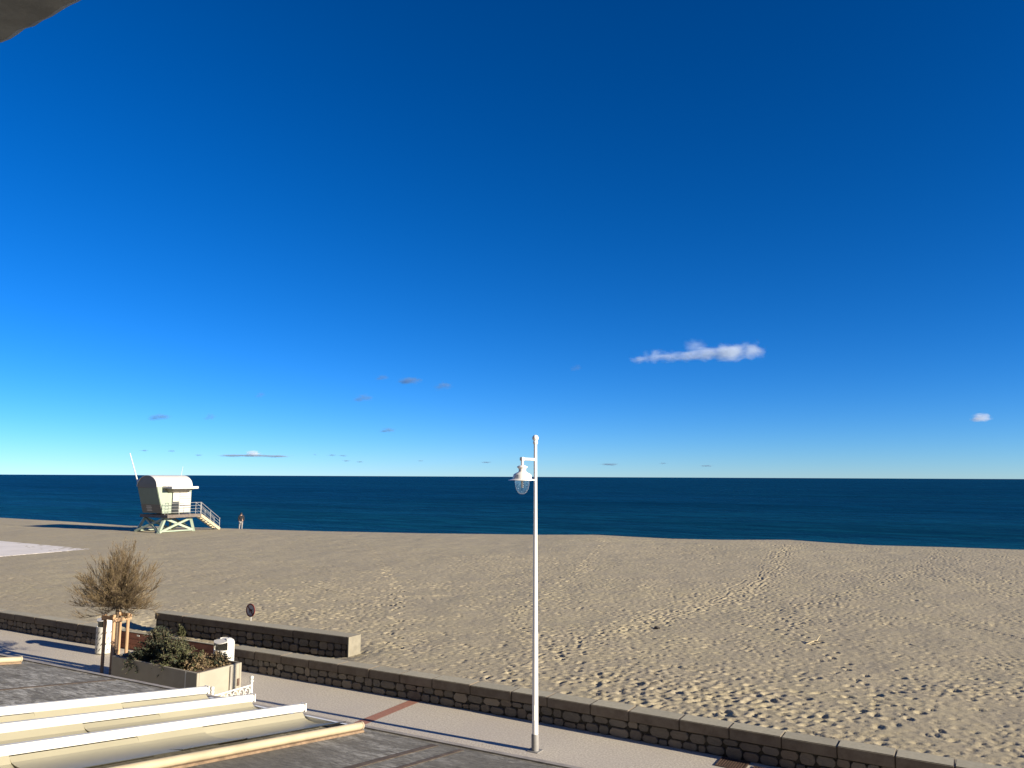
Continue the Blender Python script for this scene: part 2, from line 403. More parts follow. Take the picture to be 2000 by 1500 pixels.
trail([(-13, 16.3), (-20, 25), (-33, 38), (-50, 41)], n=3, spread=.5); trail([(-2, 24), (-12, 25.5), (-24, 28), (-40, 30)], n=2, spread=.6)
trail([(-9.6, 15.5), (-5, 17), (-1, 19), (2, 22)], n=3, spread=.5); trail([(-18, 17), (-26, 22), (-38, 26), (-52, 35)], n=2, spread=.6)
# thin drift lines and wheel ruts
def groove(pts, wdt, dep):
    P = np.array(pts, float); seg = np.hypot(*np.diff(P, axis=0).T); cum = np.r_[0, np.cumsum(seg)]
    for t in np.arange(0, cum[-1], wdt * .9):
        stamp(np.interp(t, cum, P[:, 0]) + R2.gauss(0, .02), np.interp(t, cum, P[:, 1]) + R2.gauss(0, .02), wdt, wdt, 0, dep * .55, .5)
for off, ph in ((-.42, 0), (-.12, 1.7), (.16, 3.1), (.45, 4.4)):
    tp = np.array(track[:7]); ty = np.linspace(tp[0, 1], tp[-1, 1], 60); tx = np.interp(-ty, -tp[:, 1], tp[:, 0])
    groove([(x + off + .16 * math.sin(y * .9 + ph) + .08 * math.sin(y * 2.3 + ph), y) for x, y in zip(tx, ty)], .06, .014)
groove([(-17, 30.6), (-14, 29.7), (-11.6, 29.1), (-10.1, 29.7), (-8.4, 29.1)], .06, .022)
groove([(-6.8, 29.6), (-4.6, 29.1), (-3.4, 30.2)], .06, .02)
groove([(-2.2, 29.4), (-1, 28.5), (.9, 26.6)], .06, .018)
groove([(-28, 22), (-24, 23.5), (-20, 22.4), (-17.5, 24.8)], .09, .016)
# heap edges near the sea wall
for k in range(230):
    x = R2.gauss(-4.6, 1.7); y = R2.gauss(16.2, 1.0)
    if y > 14.95: stamp(x, y, R2.uniform(.07, .13), R2.uniform(.05, .09), R2.gauss(.8, .6), R2.uniform(.02, .04), .4)
rough = np.random.default_rng(2).normal(0, 1, H.shape)
for _ in range(2):
    rough[1:-1, 1:-1] = (rough[1:-1, 1:-1] * 2 + rough[:-2, 1:-1] + rough[2:, 1:-1] + rough[1:-1, :-2] + rough[1:-1, 2:]) / 6
Zg2 = Zg + np.clip(H, -.15, .1) + rough * .008 * (gs_[:, None] < 47)
Zg2[0, :] = Zg[0, :]; 
far = (Yg - cr_[None, :]) > 16; Zg2[far] = np.minimum(Zg2[far], -1.9)
ny, nx = Zg2.shape
me = bpy.data.meshes.new('beach')
verts = np.stack([Xg, Yg, Zg2], -1).reshape(-1, 3).astype(np.float32)
me.vertices.add(nx * ny); me.vertices.foreach_set('co', verts.ravel())
ii = (np.arange(ny - 1)[:, None] * nx + np.arange(nx - 1)[None, :]).ravel()
quads = np.stack([ii, ii + 1, ii + nx + 1, ii + nx], -1).astype(np.int32)
me.loops.add(quads.size); me.loops.foreach_set('vertex_index', quads.ravel())
me.polygons.add(len(quads)); me.polygons.foreach_set('loop_start', np.arange(0, quads.size, 4, dtype=np.int32))
me.update(calc_edges=True); me.validate()
me.polygons.foreach_set('use_smooth', np.ones(len(quads), bool)); me.materials.append(M['sand'])
tag(link('beach', me), 'wide trodden sand beach covered in footprints', kind='structure')

# pale concrete platform on the far left of the sand
pl = MB().hexa([(-80, 16.9, .2), (-46.6, 16.9, .2), (-46.6, 27.7, .2), (-80, 27.7, .2), (-80, 16.9, .469), (-46.6, 16.9, .461), (-46.6, 27.7, .511), (-80, 27.7, .519)])
o = pl.build('beach_platform', 'sheet'); tag(o, 'flat pale concrete platform lying on the sand at the left edge', 'platform')

# ------------------------------------------------------------------ stone walls
def stone_variant(seed):
    r = random.Random(seed); n = 10; b = MB()
    base = []
    for k in range(n):
        t = 2 * math.pi * (k + .5) / n
        cx, cz = math.cos(t), math.sin(t)
        kx = (abs(cx) ** 7 + abs(cz) ** 7) ** (1 / 7); px, pz = cx / kx * .5, cz / kx * .5
        base.append((px * r.uniform(.93, 1.0), pz * r.uniform(.9, 1.0)))
    rings = []
    for y, k in ((.5, 1.0), (-.25, 1.0), (-.42, .97), (-.5, .9)):
        rings.append([(x * k, y + (r.uniform(-.05, .05) if y < -.3 else 0), z * k) for x, z in base])
    vs = [q for ring in rings for q in ring]
    fs = [(i * n + k, i * n + (k + 1) % n, (i + 1) * n + (k + 1) % n, (i + 1) * n + k) for i in range(3) for k in range(n)]
    fs += [tuple(3 * n + k for k in range(n)), tuple(range(n - 1, -1, -1))]
    b.add(vs, fs); me = bpy.data.meshes.new('stone'); me.from_pydata(b.v, [], b.f)
    bm = bmesh.new(); bm.from_mesh(me); bmesh.ops.recalc_face_normals(bm, faces=bm.faces); bm.to_mesh(me); bm.free()
    me.materials.append(M['stone']); return me
STONES = [stone_variant(i) for i in range(14)]
def cop_block(parent, a, b, y_at, z0, z1, thick, r, mat='coping'):
    g_ = .006; ax, bx = a + g_, b - g_
    ya, yb = y_at(ax), y_at(bx); j = r.uniform(-.006, .006); dz = r.uniform(-.006, .006)
    m = MB().hexa([(ax, ya - .03 + j, z0), (bx, yb - .03 + j, z0), (bx, yb + thick, z0), (ax, ya + thick, z0),
                   (ax, ya - .03 + j, z1 + dz), (bx, yb - .03 + j, z1 + dz), (bx, yb + thick, z1 + dz), (ax, ya + thick, z1 + dz)])
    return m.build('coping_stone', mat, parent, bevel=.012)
def stone_wall(name, label, x0, x1, y_at, zb, zc, zt, thick, courses, joints, sx0, sx1, seed, end_stones=False):
    r = random.Random(seed)
    t = thing(name, (0, 0, 0), label, 'wall')
    bx = sorted(set([x0, x1] + [x for x in WX if x0 < x < x1])); m = MB()
    for a, b in zip(bx[:-1], bx[1:]):
        m.hexa([(a, y_at(a) + .035, zb - .5), (b, y_at(b) + .035, zb - .5), (b, y_at(b) + thick - .03, zb - .5), (a, y_at(a) + thick - .03, zb - .5),
                (a, y_at(a) + .035, zc), (b, y_at(b) + .035, zc), (b, y_at(b) + thick - .03, zc), (a, y_at(a) + thick - .03, zc)])
    m.build('mortar_core', 'mortar', t)
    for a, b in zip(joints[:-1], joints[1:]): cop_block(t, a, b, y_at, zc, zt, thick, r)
    hs_ = (zc - zb) / courses
    for c in range(courses):
        x = sx0 + r.uniform(0, .05)
        while x < sx1 - .08:
            wd = r.choice((.17, .22, .26, .3, .34, .4)) * r.uniform(.9, 1.1)
            if x + wd > sx1 - .09: wd = sx1 - x
            if wd < .24 and r.random() < .0: pass
            zj = r.uniform(-.008, .008); xm = x + wd / 2
            bnd = .032 * math.sin(xm * 2.7 + seed) + .022 * math.sin(xm * 7.1 + 2 * seed)     # uneven bed joint
            hh_ = hs_ + (bnd if c == 0 else -bnd); zc_ = zb + hh_ / 2 if c == 0 else zc - hh_ / 2
            o = link('stone', STONES[r.randrange(14)], t)
            xm = x + wd / 2; o.location = (xm, y_at(xm) + .04 + r.uniform(-.01, .012), zc_ + zj)
            o.scale = (wd - .01, .1, hh_ * r.uniform(.92, .99) - .006)
            o.rotation_euler = (0, r.uniform(-.03, .03), math.atan2(y_at(xm + .3) - y_at(xm - .3), .6))
            x += wd
    return t
def frange(a, b, st, r):
    out = [a]
    while out[-1] < b - st * .6: out.append(out[-1] + st * r.uniform(.96, 1.04))
    out[-1] = b; return out
rj = random.Random(3)
jm = frange(-17.0, -9.64, .92, rj) + [-8.63, -7.79, -6.82, -6.01, -5.01, -4.09, -3.18, -2.28, -1.4, -.56]
jm = jm + frange(.33, 40, .9, rj)
stone_wall('sea_wall', 'low rubble stone sea wall with concrete coping running right past the lamp post', -17.0, 40, wall_y, 0, .335, .53, .37, 2, jm, -17.0, 10, 31)
stone_wall('sea_wall', 'low shaded stone sea wall on the left behind the tree and litter bin', -60, -22.0, wall_y, 0, .335, .53, .37, 2, frange(-60, -22.0, 1.1, rj), -36, -22.0, 32)
def w2y(x): return 15.0 + (x + 21.57) * .054
t2 = stone_wall('screen_wall', 'short free standing stone wall on the sand behind the round sign', -21.57, -14.15, w2y, .32, .68, .87, .42, 2, [-21.57, -20.35, -16.02, -14.15], -21.5, -14.2, 33)
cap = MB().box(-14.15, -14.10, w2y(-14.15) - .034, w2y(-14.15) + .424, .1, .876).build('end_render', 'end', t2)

# red brown board closing the gap
fb = thing('flood_board', (-19.5, 14.0, 0), 'red brown timber board closing the gap in the sea wall behind the planter', 'board')
def fby(x): return wall_y(x) + .16
for k in range(3):
    m = MB(); a, b = -22.0 - -19.5 + .01, -17.0 + 19.5 - .01
    z0, z1 = .005 + k * .155, .005 + k * .155 + .148; o_ = .004 * (k % 2)
    ya, yb = fby(-22) - 14.0 + o_, fby(-17) - 14.0 + o_
    m.hexa([(a, ya, z0), (b, yb, z0), (b, yb + .05, z0), (a, ya + .05, z0), (a, ya, z1), (b, yb, z1), (b, yb + .05, z1), (a, ya + .05, z1)])
    m.build('plank', 'redboard', fb, bevel=.006)
m = MB(); m.hexa([(a, ya - .01, .474), (b, yb - .01, .474), (b, yb + .07, .474), (a, ya + .07, .474), (a, ya - .01, .492), (b, yb - .01, .492), (b, yb + .07, .492), (a, ya + .07, .492)])
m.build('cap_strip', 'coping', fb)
for x in (-20.9, -19.0, -17.4):
    MB().box(x + 19.5 - .06, x + 19.5 + .06, fby(x) - 14.0 - .02, fby(x) - 14.0 - .006, .40, .44).build('bracket', 'white', fb)

# red strip and drain grates on the promenade
sp = MB().add([(-11.15, 10.3, .004), (-10.88, 10.3, .004), (-10.95, wall_y(-10.95) - .0, .004), (-11.22, wall_y(-11.2) - .0, .004)], [(0, 1, 2, 3)]).build('paving_band', 'redstrip')
tag(sp, 'narrow red concrete band crossing the pale promenade', kind='structure')
def grate(x0, x1, y0, y1, label):
    t = thing('drain_grate', ((x0 + x1) / 2, (y0 + y1) / 2, 0), label, 'drain grate', 'drain grates beside the sea wall')
    w_, d_ = (x1 - x0) / 2, (y1 - y0) / 2
    MB().box(-w_, w_, -d_, d_, .003, .006).build('pit', 'black', t)
    m = MB(); m.box(-w_, w_, -d_, -d_ + .03, .007, .016); m.box(-w_, w_, d_ - .03, d_, .007, .016); m.box(-w_, -w_ + .03, -d_ + .03, d_ - .03, .007, .016); m.box(w_ - .03, w_, -d_ + .03, d_ - .03, .007, .016)
    m.build('grate_frame', 'iron', t)
    k = 0; x = -w_ + .05
    while x < w_ - .04:
        MB().box(x, x + .022, -d_ + .032, d_ - .032, .007, .014).build('grate_bar', 'iron', t); x += .045
grate(-4.22, -3.72, 13.96, 14.44, 'brown iron drain grate nearer the lamp post')
grate(-3.62, -3.12, 13.80, 14.28, 'brown iron drain grate cut by the bottom edge of the picture')

# ------------------------------------------------------------------ street lamp
lx, ly = -7.25, 12.95
la = thing('street_lamp', (lx, ly, 0), 'tall white street lamp post with hanging bell lantern', 'street lamp')
autosmooth(MB().lathe((0, 0, 0), [(0, .0), (.069, 0), (.069, .28), (.061, .30), (.055, .30), (0, .30)], 24).build('base_sleeve', 'grey_sleeve', la))
autosmooth(MB().lathe((0, 0, 0), [(.056, .28), (.052, 2.1), (.05, 2.12), (.047, 2.14), (.036, 4.4), (.031, 5.62), (.044, 5.63), (.046, 5.67), (.03, 5.69), (.03, 5.71)], 24).build('pole', 'lampwhite', la))
autosmooth(MB().lathe((0, 0, 5.74), [(0.03, -.06)] + [(.062 * math.cos(t), .062 * math.sin(t)) for t in np.linspace(-1.0, math.pi / 2, 10)], 20).build('ball_finial', 'lampwhite', la))
MB().box(-.02, .02, -.0585, -.046, .55, .82).build('access_hatch', 'lampwhite', la, bevel=.003)
MB().box(-.11, .11, -.11, .11, .001, .012).build('base_plate', 'grey_sleeve', la)
ay = -.5   # lantern hangs out over the promenade
arm = MB().tube([(0, 0, 5.33), (0, ay + .01, 5.33)], .026, 12); arm.tube([(0, ay, 5.345), (0, ay, 5.2)], .026, 12)
autosmooth(arm.build('arm', 'lampwhite', la))
MB().box(-.032, .032, ay - .045, ay + .03, 5.295, 5.362).build('arm_joint', 'lampwhite', la, bevel=.008)
hd = autosmooth(MB().lathe((0, ay, 0), [(0, 5.215), (.055, 5.21), (.095, 5.19), (.10, 5.175), (.07, 5.15), (.065, 5.11), (.075, 5.09), (.135, 5.06), (.165, 5.04), (.172, 5.01), (.172, 4.965), (.20, 4.958), (.255, 4.94), (.257, 4.932), (.17, 4.945), (.1, 4.95), (0, 4.955)], 36).build('lantern_hood', 'lampwhite', la))
gp = [(.135, 4.946), (.138, 4.90), (.13, 4.83), (.112, 4.765), (.082, 4.71), (.045, 4.683), (0, 4.677)]
gi = [(r_ * .965, z_ + .004) for r_, z_ in reversed(gp)]
gi[-1] = (gp[0][0] * .965, gp[0][1])
autosmooth(MB().lathe((0, ay, 0), gp + gi + [gp[0]], 32).build('glass_globe', 'glass', hd), 60)
autosmooth(MB().lathe((0, ay, 0), [(0, 4.94), (.02, 4.94), (.022, 4.80), (0, 4.79)], 10).build('bulb', 'white', hd))

# ------------------------------------------------------------------ lifeguard tower
TX, TY = -55.45, 39.0; TZ = .52
tw = thing('lifeguard_tower', (TX, TY, TZ), 'white lifeguard tower with barrel roof on crossed legs on the sand', 'lifeguard tower')
def zz(z): return z - TZ
hw = 1.25; y0b, y0t, y1 = 37.76 - TY, 37.18 - TY, 40.25 - TY; zf, zs, ztp = zz(2.05), zz(4.1), zz(4.96)
prof = [(-hw, zf), (-hw, zs)] + [(-hw * math.cos(t), zs + (ztp - zs) * math.sin(t)) for t in np.linspace(0, math.pi, 25)[1:-1]] + [(hw, zs), (hw, zf)]
def yend(z): return y0b + (y0t - y0b) * min(1, (z - zf) / (zs - zf)) if z < zs else y0t
npf = len(prof)
m = MB(); m.add([(x, yend(z) + .02, z) for x, z in prof] + [(x, y1, z) for x, z in prof], [(i, i + 1, npf + i + 1, npf + i) for i in range(npf - 1)] + [tuple(range(npf, 2 * npf)), (0, npf - 1, 2 * npf - 1, npf), tuple(range(npf - 1, -1, -1))])
autosmooth(m.build('cabin_shell', 'tower', tw), 30)
# roof skin over the arch
rp = [(x * 1.02, z + (.03 if z >= zs else 0)) for x, z in prof if z >= zs - .01]; k = len(rp)
m = MB(); m.add([(x, yend(z) - .05, z) for x, z in rp] + [(x, y1 + .06, z) for x, z in rp] + [(x * .975, yend(z) - .05, z - .035) for x, z in rp] + [(x * .975, y1 + .06, z - .035) for x, z in rp],
    [(i, i + 1, k + i + 1, k + i) for i in range(k - 1)] + [(2 * k + i, 3 * k + i, 3 * k + i + 1, 2 * k + i + 1) for i in range(k - 1)] + [(i, 2 * k + i, 2 * k + i + 1, i + 1) for i in range(k - 1)] + [(k + i, k + i + 1, 3 * k + i + 1, 3 * k + i) for i in range(k - 1)] + [(0, k, 3 * k, 2 * k), (k - 1, 3 * k - 1, 4 * k - 1, 2 * k - 1)][:1] + [(k - 1, 3 * k - 1, 4 * k - 1, 2 * k - 1)])
autosmooth(m.build('barrel_roof', 'tower_white', tw), 30)
# end wall panels (promenade side, overhanging)
def endpanel(za, zb, mat, nm, out, x0=-hw + .04, x1=hw - .04):
    m = MB(); m.hexa([(x0, yend(za) - out, za), (x1, yend(za) - out, za), (x1, yend(za) + .015, za), (x0, yend(za) + .015, za), (x0, yend(zb) - out, zb), (x1, yend(zb) - out, zb), (x1, yend(zb) + .015, zb), (x0, yend(zb) + .015, zb)])
    return m.build(nm, mat, tw)
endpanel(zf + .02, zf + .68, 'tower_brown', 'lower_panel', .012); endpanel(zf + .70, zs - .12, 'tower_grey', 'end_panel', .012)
top = [(x * .965, z - .02) for x, z in prof if z >= zs - .01]; top = [(top[0][0], zs - .1)] + top + [(top[-1][0], zs - .1)]
k = len(top); m = MB(); m.add([(x, yend(z) - .012, z) for x, z in top] + [(x, yend(z) + .015, z) for x, z in top], [tuple(range(k)), tuple(range(2 * k - 1, k - 1, -1))] + [(i, (i + 1) % k, k + (i + 1) % k, k + i) for i in range(k)])
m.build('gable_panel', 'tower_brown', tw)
for q, (za, wdt) in enumerate(((.52, .62), (.40, .7), (.28, .55), (.17, .64))):
    endpanel(zf + za, zf + za + .055, 'metal', 'notice_line', .018, -.35 - wdt / 2 + .1, -.35 + wdt / 2 + .1)
# right side: posts, door, window, louvres
X1 = hw
def sidep(ya, yb, za, zb, mat, nm, out=.02):
    return MB().box(X1 - .01, X1 + out, ya - TY, yb - TY, zz(za), zz(zb)).build(nm, mat, tw)
sidep(38.52, 38.60, 2.07, 3.8, 'darkglass', 'door_jamb', .03)
sidep(38.61, 39.14, 2.95, 3.75, 'tower_white', 'door_panel', .03); sidep(38.61, 39.14, 2.07, 2.93, 'darkglass', 'door_opening', .015)
sidep(39.15, 39.22, 2.07, 3.78, 'metal', 'door_jamb', .035)
sidep(39.23, 40.21, 2.07, 3.72, 'deck', 'louvre_backing', .006)
for q in range(9): sidep(39.24, 40.2, 2.09 + q * .18, 2.09 + q * .18 + .14, 'tower_white', 'louvre', .02 + .012 * (q % 2))
# visor
vz = zz(3.95)
m = MB(); m.hexa([(X1, 37.62 - TY, vz + .05), (X1 + 1.1, 37.72 - TY, vz), (X1 + 1.1, 40.1 - TY, vz), (X1, 40.0 - TY, vz + .05), (X1, 37.62 - TY, vz + .2), (X1 + 1.1, 37.72 - TY, vz + .17), (X1 + 1.1, 40.1 - TY, vz + .17), (X1, 40.0 - TY, vz + .2)])
m.build('visor', 'tower_white', tw, bevel=.02)
m = MB(); m.hexa([(X1, 38.2 - TY, vz - .34), (X1 + .3, 38.4 - TY, vz - .24), (X1 + .3, 39.7 - TY, vz - .24), (X1, 39.9 - TY, vz - .34), (X1, 37.85 - TY, vz), (X1 + .95, 37.95 - TY, vz - .003), (X1 + .95, 39.9 - TY, vz - .003), (X1, 39.9 - TY, vz)])
m.build('visor_shadow_body', 'tower_brown', tw)  # dark body standing in for the shadow below the visor
# deck of planks with rim
dx0, dx1, dy0, dy1 = -hw - .15, hw + .78, 37.7 - TY, 40.68 - TY
x = dx0
while x < dx1 - .05:
    MB().box(x, x + .235, dy0, dy1, zz(1.90), zz(1.945)).build('deck_plank', 'deck', tw); x += .245
MB().box(dx0, dx1, dy0 - .05, dy0 - .002, zz(1.72), zz(1.95)).build('deck_rim', 'deck', tw); MB().box(dx1 + .002, dx1 + .05, dy0 - .05, dy1, zz(1.72), zz(1.95)).build('deck_rim', 'deck', tw)
MB().box(dx0 + .1, dx1 - .1, dy0 + .1, dy1 - .1, zz(1.74), zz(1.895)).build('deck_joist_frame', 'deck', tw)
# legs and braces
def leg(x, y, fx, fy): MB().bar((fx, fy, 0), (x, y, zz(1.74)), .2, .2).build('leg', 'tower', tw)
tops = {(-1, -1): (-1.15, 37.95 - TY), (1, -1): (1.35, 37.95 - TY), (-1, 1): (-1.15, 40.2 - TY), (1, 1): (1.35, 40.2 - TY)}
foot = {(-1, -1): (-1.38, 37.4 - TY), (1, -1): (1.55, 37.3 - TY), (-1, 1): (-1.38, 40.4 - TY), (1, 1): (1.55, 40.45 - TY)}
for kk in tops:
    leg(*tops[kk], *foot[kk])
    MB().box(foot[kk][0] - .2, foot[kk][0] + .2, foot[kk][1] - .2, foot[kk][1] + .2, -.06, .05).build('foot_pad', 'tower', tw)
def brace(a, b, o): MB().bar((foot[a][0] + o[0], foot[a][1] + o[1], .12), (tops[b][0] + o[0], tops[b][1] + o[1], zz(1.66)), .12, .16).build('cross_brace', 'tower', tw)
for a, b, o1, o2 in (((1, -1), (1, 1), (.11, 0), (-.02, 0)), ((-1, -1), (-1, 1), (-.11, 0), (.02, 0)), ((-1, -1), (1, -1), (0, -.11), (0, .02)), ((-1, 1), (1, 1), (0, .11), (0, -.02))):
    brace(a, b, o1); brace(b, a, o2)
for sx in (-1, 1):
    MB().bar((foot[(sx, -1)][0], foot[(sx, -1)][1] + .2, .17), (foot[(sx, 1)][0], foot[(sx, 1)][1] - .2, .17), .1, .1).build('ground_skid', 'tower', tw)
# railing
def rail(pts, nm='rail_post'):
    for a, b in zip(pts[:-1], pts[1:]):
        a = Vector(a); b = Vector(b); k = max(1, round((b - a).length / 1.1))
        for i in range(k + 1):
            q = a.lerp(b, i / k); MB().tube([q, q + Vector((0, 0, .92))], .017, 6).build('rail_post', 'metal', tw)
        for h in (.2, .43, .66, .9):
            MB().tube([a + Vector((0, 0, h)), b + Vector((0, 0, h))],   .012 if h < .8 else .018, 6).build('rail_bar', 'metal', tw)
zd = zz(1.95)
rail([(hw + .35, dy0 + .03, zd), (dx1 - .04, dy0 + .03, zd), (dx1 - .04, dy1 - .04, zd)])
rail([(.55, dy1 - .04, zd), (-hw, dy1 - .04, zd)])
# stairs down towards the sea
sx0, sx1 = hw + .0, hw + .7; sa, sb = dy1 + .02, dy1 + 1.9
zb_ = sand_z(TX + sx0, TY + sb) - TZ
for xx in (sx0, sx1): MB().bar((xx, sa, zd - .1), (xx, sb, zb_ + .05), .06, .2).build('stringer', 'drift', tw)
for q in range(8):
    f_ = (q + .5) / 8; MB().box(sx0 + .04, sx1 - .04, sa + (sb - sa) * f_ - .13, sa + (sb - sa) * f_ + .13, zd - .1 + (zb_ + .1 - zd) * f_, zd - .06 + (zb_ + .1 - zd) * f_).build('tread', 'tower_white', tw)
for xx in (sx0, sx1):
    for h in (.2, .43, .66, .9):
        MB().tube([(xx, sa, zd + h), (xx, sb, zb_ + h)],   .012 if h < .8 else .018, 6).build('rail_bar', 'metal', tw)
    for f_ in (0.02, .5, .98): MB().tube([(xx, sa + (sb - sa) * f_, zd + (zb_ - zd) * f_), (xx, sa + (sb - sa) * f_, zd + (zb_ - zd) * f_ + .92)], .017, 6).build('rail_post', 'metal', tw)
# masts
MB().tube([(-hw - .08, y0t + .1, zz(4.2)), (-hw - .12, y0t + .08, zz(4.5)), (-hw - 1.15 + .15, y0t - .15, zz(6.72))], [.06, .055, .035], 8).build('flag_mast', 'tower_white', tw)
MB().tube([(hw * .2, y1 - .3, zz(4.9)), (hw * .2 + .06, y1 - .22, zz(5.7))], [.018, .012], 6).build('aerial', 'tower_white', tw)

# ------------------------------------------------------------------ litter bins
def litter_bin(x, y, label, rot):
    t = thing('litter_bin', (x, y, 0), label, 'litter bin', 'white litter bins on the promenade'); t.rotation_euler.z = rot
    r_ = .245
    bo = autosmooth(MB().lathe((0, 0, 0), [(0, .02), (r_ - .02, .02), (r_, .04), (r_, .74), (r_ - .012, .75), (r_ - .025, .74), (r_ - .025, .3), (0, .3)], 32).build('body', 'white', t))
    a0, a1 = R(-28), R(208)
    pr_ = [(r_ - .002, .745), (r_ - .002, .90), (r_ - .02, .945), (r_ - .07, .985), (r_ - .14, 1.005), (r_ - .15, .99), (r_ - .075, .965), (r_ - .025, .93), (r_ - .02, .745), (r_ - .002, .745)]
    autosmooth(MB().lathe((0, 0, 0), pr_, 26, a0, a1).build('hood', 'white', t), 50)
    # sloping lid over the mouth
    vs = []; nn = 16
    for k in range(nn + 1):
        th = R(-152) + (R(-28) - R(-152)) * k / nn; c_, s_ = math.cos(th) * r_, math.sin(th) * r_
        vs += [(c_, s_, .905), (c_, s_, .93)]
    m = MB(); top_ = [(math.cos(R(-152) + R(124) * k / nn) * r_, math.sin(R(-152) + R(124) * k / nn) * r_) for k in range(nn + 1)]
    ring = top_ + [(.1 * math.cos(th), .1 * math.sin(th)) for th in np.linspace(R(-28), R(208), 12)]
    kz = [(x_, y_, .915 + .085 * (y_ + r_) / (r_)) if y_ < 0 else (x_, y_, 1.0) for x_, y_ in ring]
    k = len(ring); m.add(kz + [(a, b, c - .018) for a, b, c in kz], [tuple(range(k)), tuple(range(2 * k - 1, k - 1, -1))] + [(i, (i + 1) % k, k + (i + 1) % k, k + i) for i in range(k)])
    m.build('lid', 'white', t)
    for row in range(4):
        for c in range(7):
            th = R(-165 + c * 25 + (row % 2) * 12); z = .14 + row * .15
            pts = []
            for q in (-1, 0, 1):
                a_ = th + q * .14; pts.append((math.cos(a_), math.sin(a_), z + q * .045))
            m = MB(); hh = (.006, .02, .006); vs = []
            for (cx, cy, cz), h in zip(pts, hh): vs += [(cx * (r_ + .0015), cy * (r_ + .0015), cz - h), (cx * (r_ + .0015), cy * (r_ + .0015), cz + h)]
            m.add(vs, [(0, 2, 3, 1), (2, 4, 5, 3)]); m.build('slot', 'black', bo)
    return t
litter_bin(-21.42, 13.36, 'white slotted litter bin beside the tree stakes', 0)
litter_bin(-16.2, 13.2, 'white slotted litter bin behind the planter shrubs', R(8))

# ------------------------------------------------------------------ planter with shrubs
pt = thing('planter', (-16.4, 12.0, 0), 'large cream rendered planter box full of shrubs', 'planter')
px0, px1, py0, py1, pz = -18.0 + 16.4, -14.85 + 16.4, 11.42 - 12, 12.62 - 12, .7
MB().box(px0, px1, py0, py0 + .06, 0, pz).build('front_panel', 'planter', pt, bevel=.006)
MB().box(px0, px1, py1 - .06, py1, 0, pz).build('back_panel', 'planter', pt, bevel=.006)
MB().box(px0 + .001, px0 + .06, py0 + .061, py1 - .061, 0, pz - .002).build('side_panel', 'planter', pt)
MB().box(px1 - .06, px1 - .001, py0 + .061, py1 - .061, 0, pz - .002).build('side_panel', 'planter', pt)
MB().box(px0 + .06, px1 - .06, py0 + .06, py1 - .06, .05, pz - .05).build('soil', 'soil', pt)
MB().box(px1 - .40, px1 - .375, py0 - .006, py0 - .001, .0, pz - .01).build('joint_strip', 'white', pt)
MB().tube([(px1 + .025, py1 - .32, 0), (px1 + .025, py1 - .32, pz - .02)], .022, 8).build('drain_pipe', 'flash', pt)
MB().box(px1 + .001, px1 + .02, py1 - .12, py1 - .06, .2, .36).build('hatch', 'iron', pt)
def shrub(name, label, cx, cy, z, rx, ry, rz, nb, mats, seed, droop=.2, leaf=.045):
    r = random.Random(seed); t = thing(name, (cx, cy, z), label, 'shrub')
    st = MB(); lv = [MB() for _ in mats]
    for b in range(nb):
        a = r.uniform(0, 2 * math.pi); e = r.uniform(.05, 1.45); k = r.uniform(.55, 1.05)
        tip = Vector((math.cos(a) * math.cos(e) * rx * k, math.sin(a) * math.cos(e) * ry * k, math.sin(e) * rz * k - droop * math.cos(e) * r.random()))
        s0 = Vector((r.uniform(-.35, .35) * rx, r.uniform(-.35, .35) * ry, -.03)); mid = s0.lerp(tip, .5) + Vector((0, 0, rz * .18))
        pts = [s0 * ((1 - u) ** 2) + mid * (2 * u * (1 - u)) + tip * (u * u) for u in (0, .35, .7, 1)]
        st.tube(pts, [.007, .006, .004, .002], 4, False)
        q = r.randrange(len(mats)) if b % 3 else 0
        for _ in range(34):
            u = r.uniform(.25, 1); p_ = s0 * ((1 - u) ** 2) + mid * (2 * u * (1 - u)) + tip * (u * u)
            d = Vector((r.gauss(0, 1), r.gauss(0, 1), r.gauss(.5, .8))).normalized(); sd = d.cross(Vector((r.gauss(0, 1), r.gauss(0, 1), r.gauss(0, 1)))).normalized()
            L = leaf * r.uniform(.7, 1.5); wd = L * .22
            lv[q].add([p_, p_ + d * L * .5 + sd * wd, p_ + d * L, p_ + d * L * .5 - sd * wd], [(0, 1, 2, 3)])
    st.build('stem', 'bark', t)
    for mm, l in zip(mats, lv):
        if l.v: l.build('foliage', mm, t)
    return t
shrub('shrub', 'dense dark green shrub at the left of the planter', -17.05, 12.0, .66, .72, .55, .74, 300, ['leaf_dark', 'leaf_mid'], 1)
shrub('shrub', 'dark green trailing shrub hanging over the planter front', -17.2, 11.62, .66, .42, .42, .35, 110, ['leaf_dark'], 9, .35)
shrub('shrub', 'olive green feathery shrub in the middle of the planter', -16.1, 11.82, .66, .6, .55, .62, 260, ['leaf_mid', 'leaf_dark'], 2, .3)
shrub('shrub', 'small dry brown shrub beside the olive shrub', -15.5, 11.9, .66, .45, .4, .36, 130, ['leaf_dry', 'leaf_mid'], 3, .2)
shrub('shrub', 'low dry grassy shrub near the right end of the planter', -15.3, 12.3, .66, .42, .32, .3, 110, ['leaf_dry', 'leaf_dark'], 4, .1)

shrub('weed', 'small olive weed growing from a joint of the short free standing wall', -20.3, 14.98, .33, .22, .1, .34, 40, ['leaf_mid'], 6, .05)

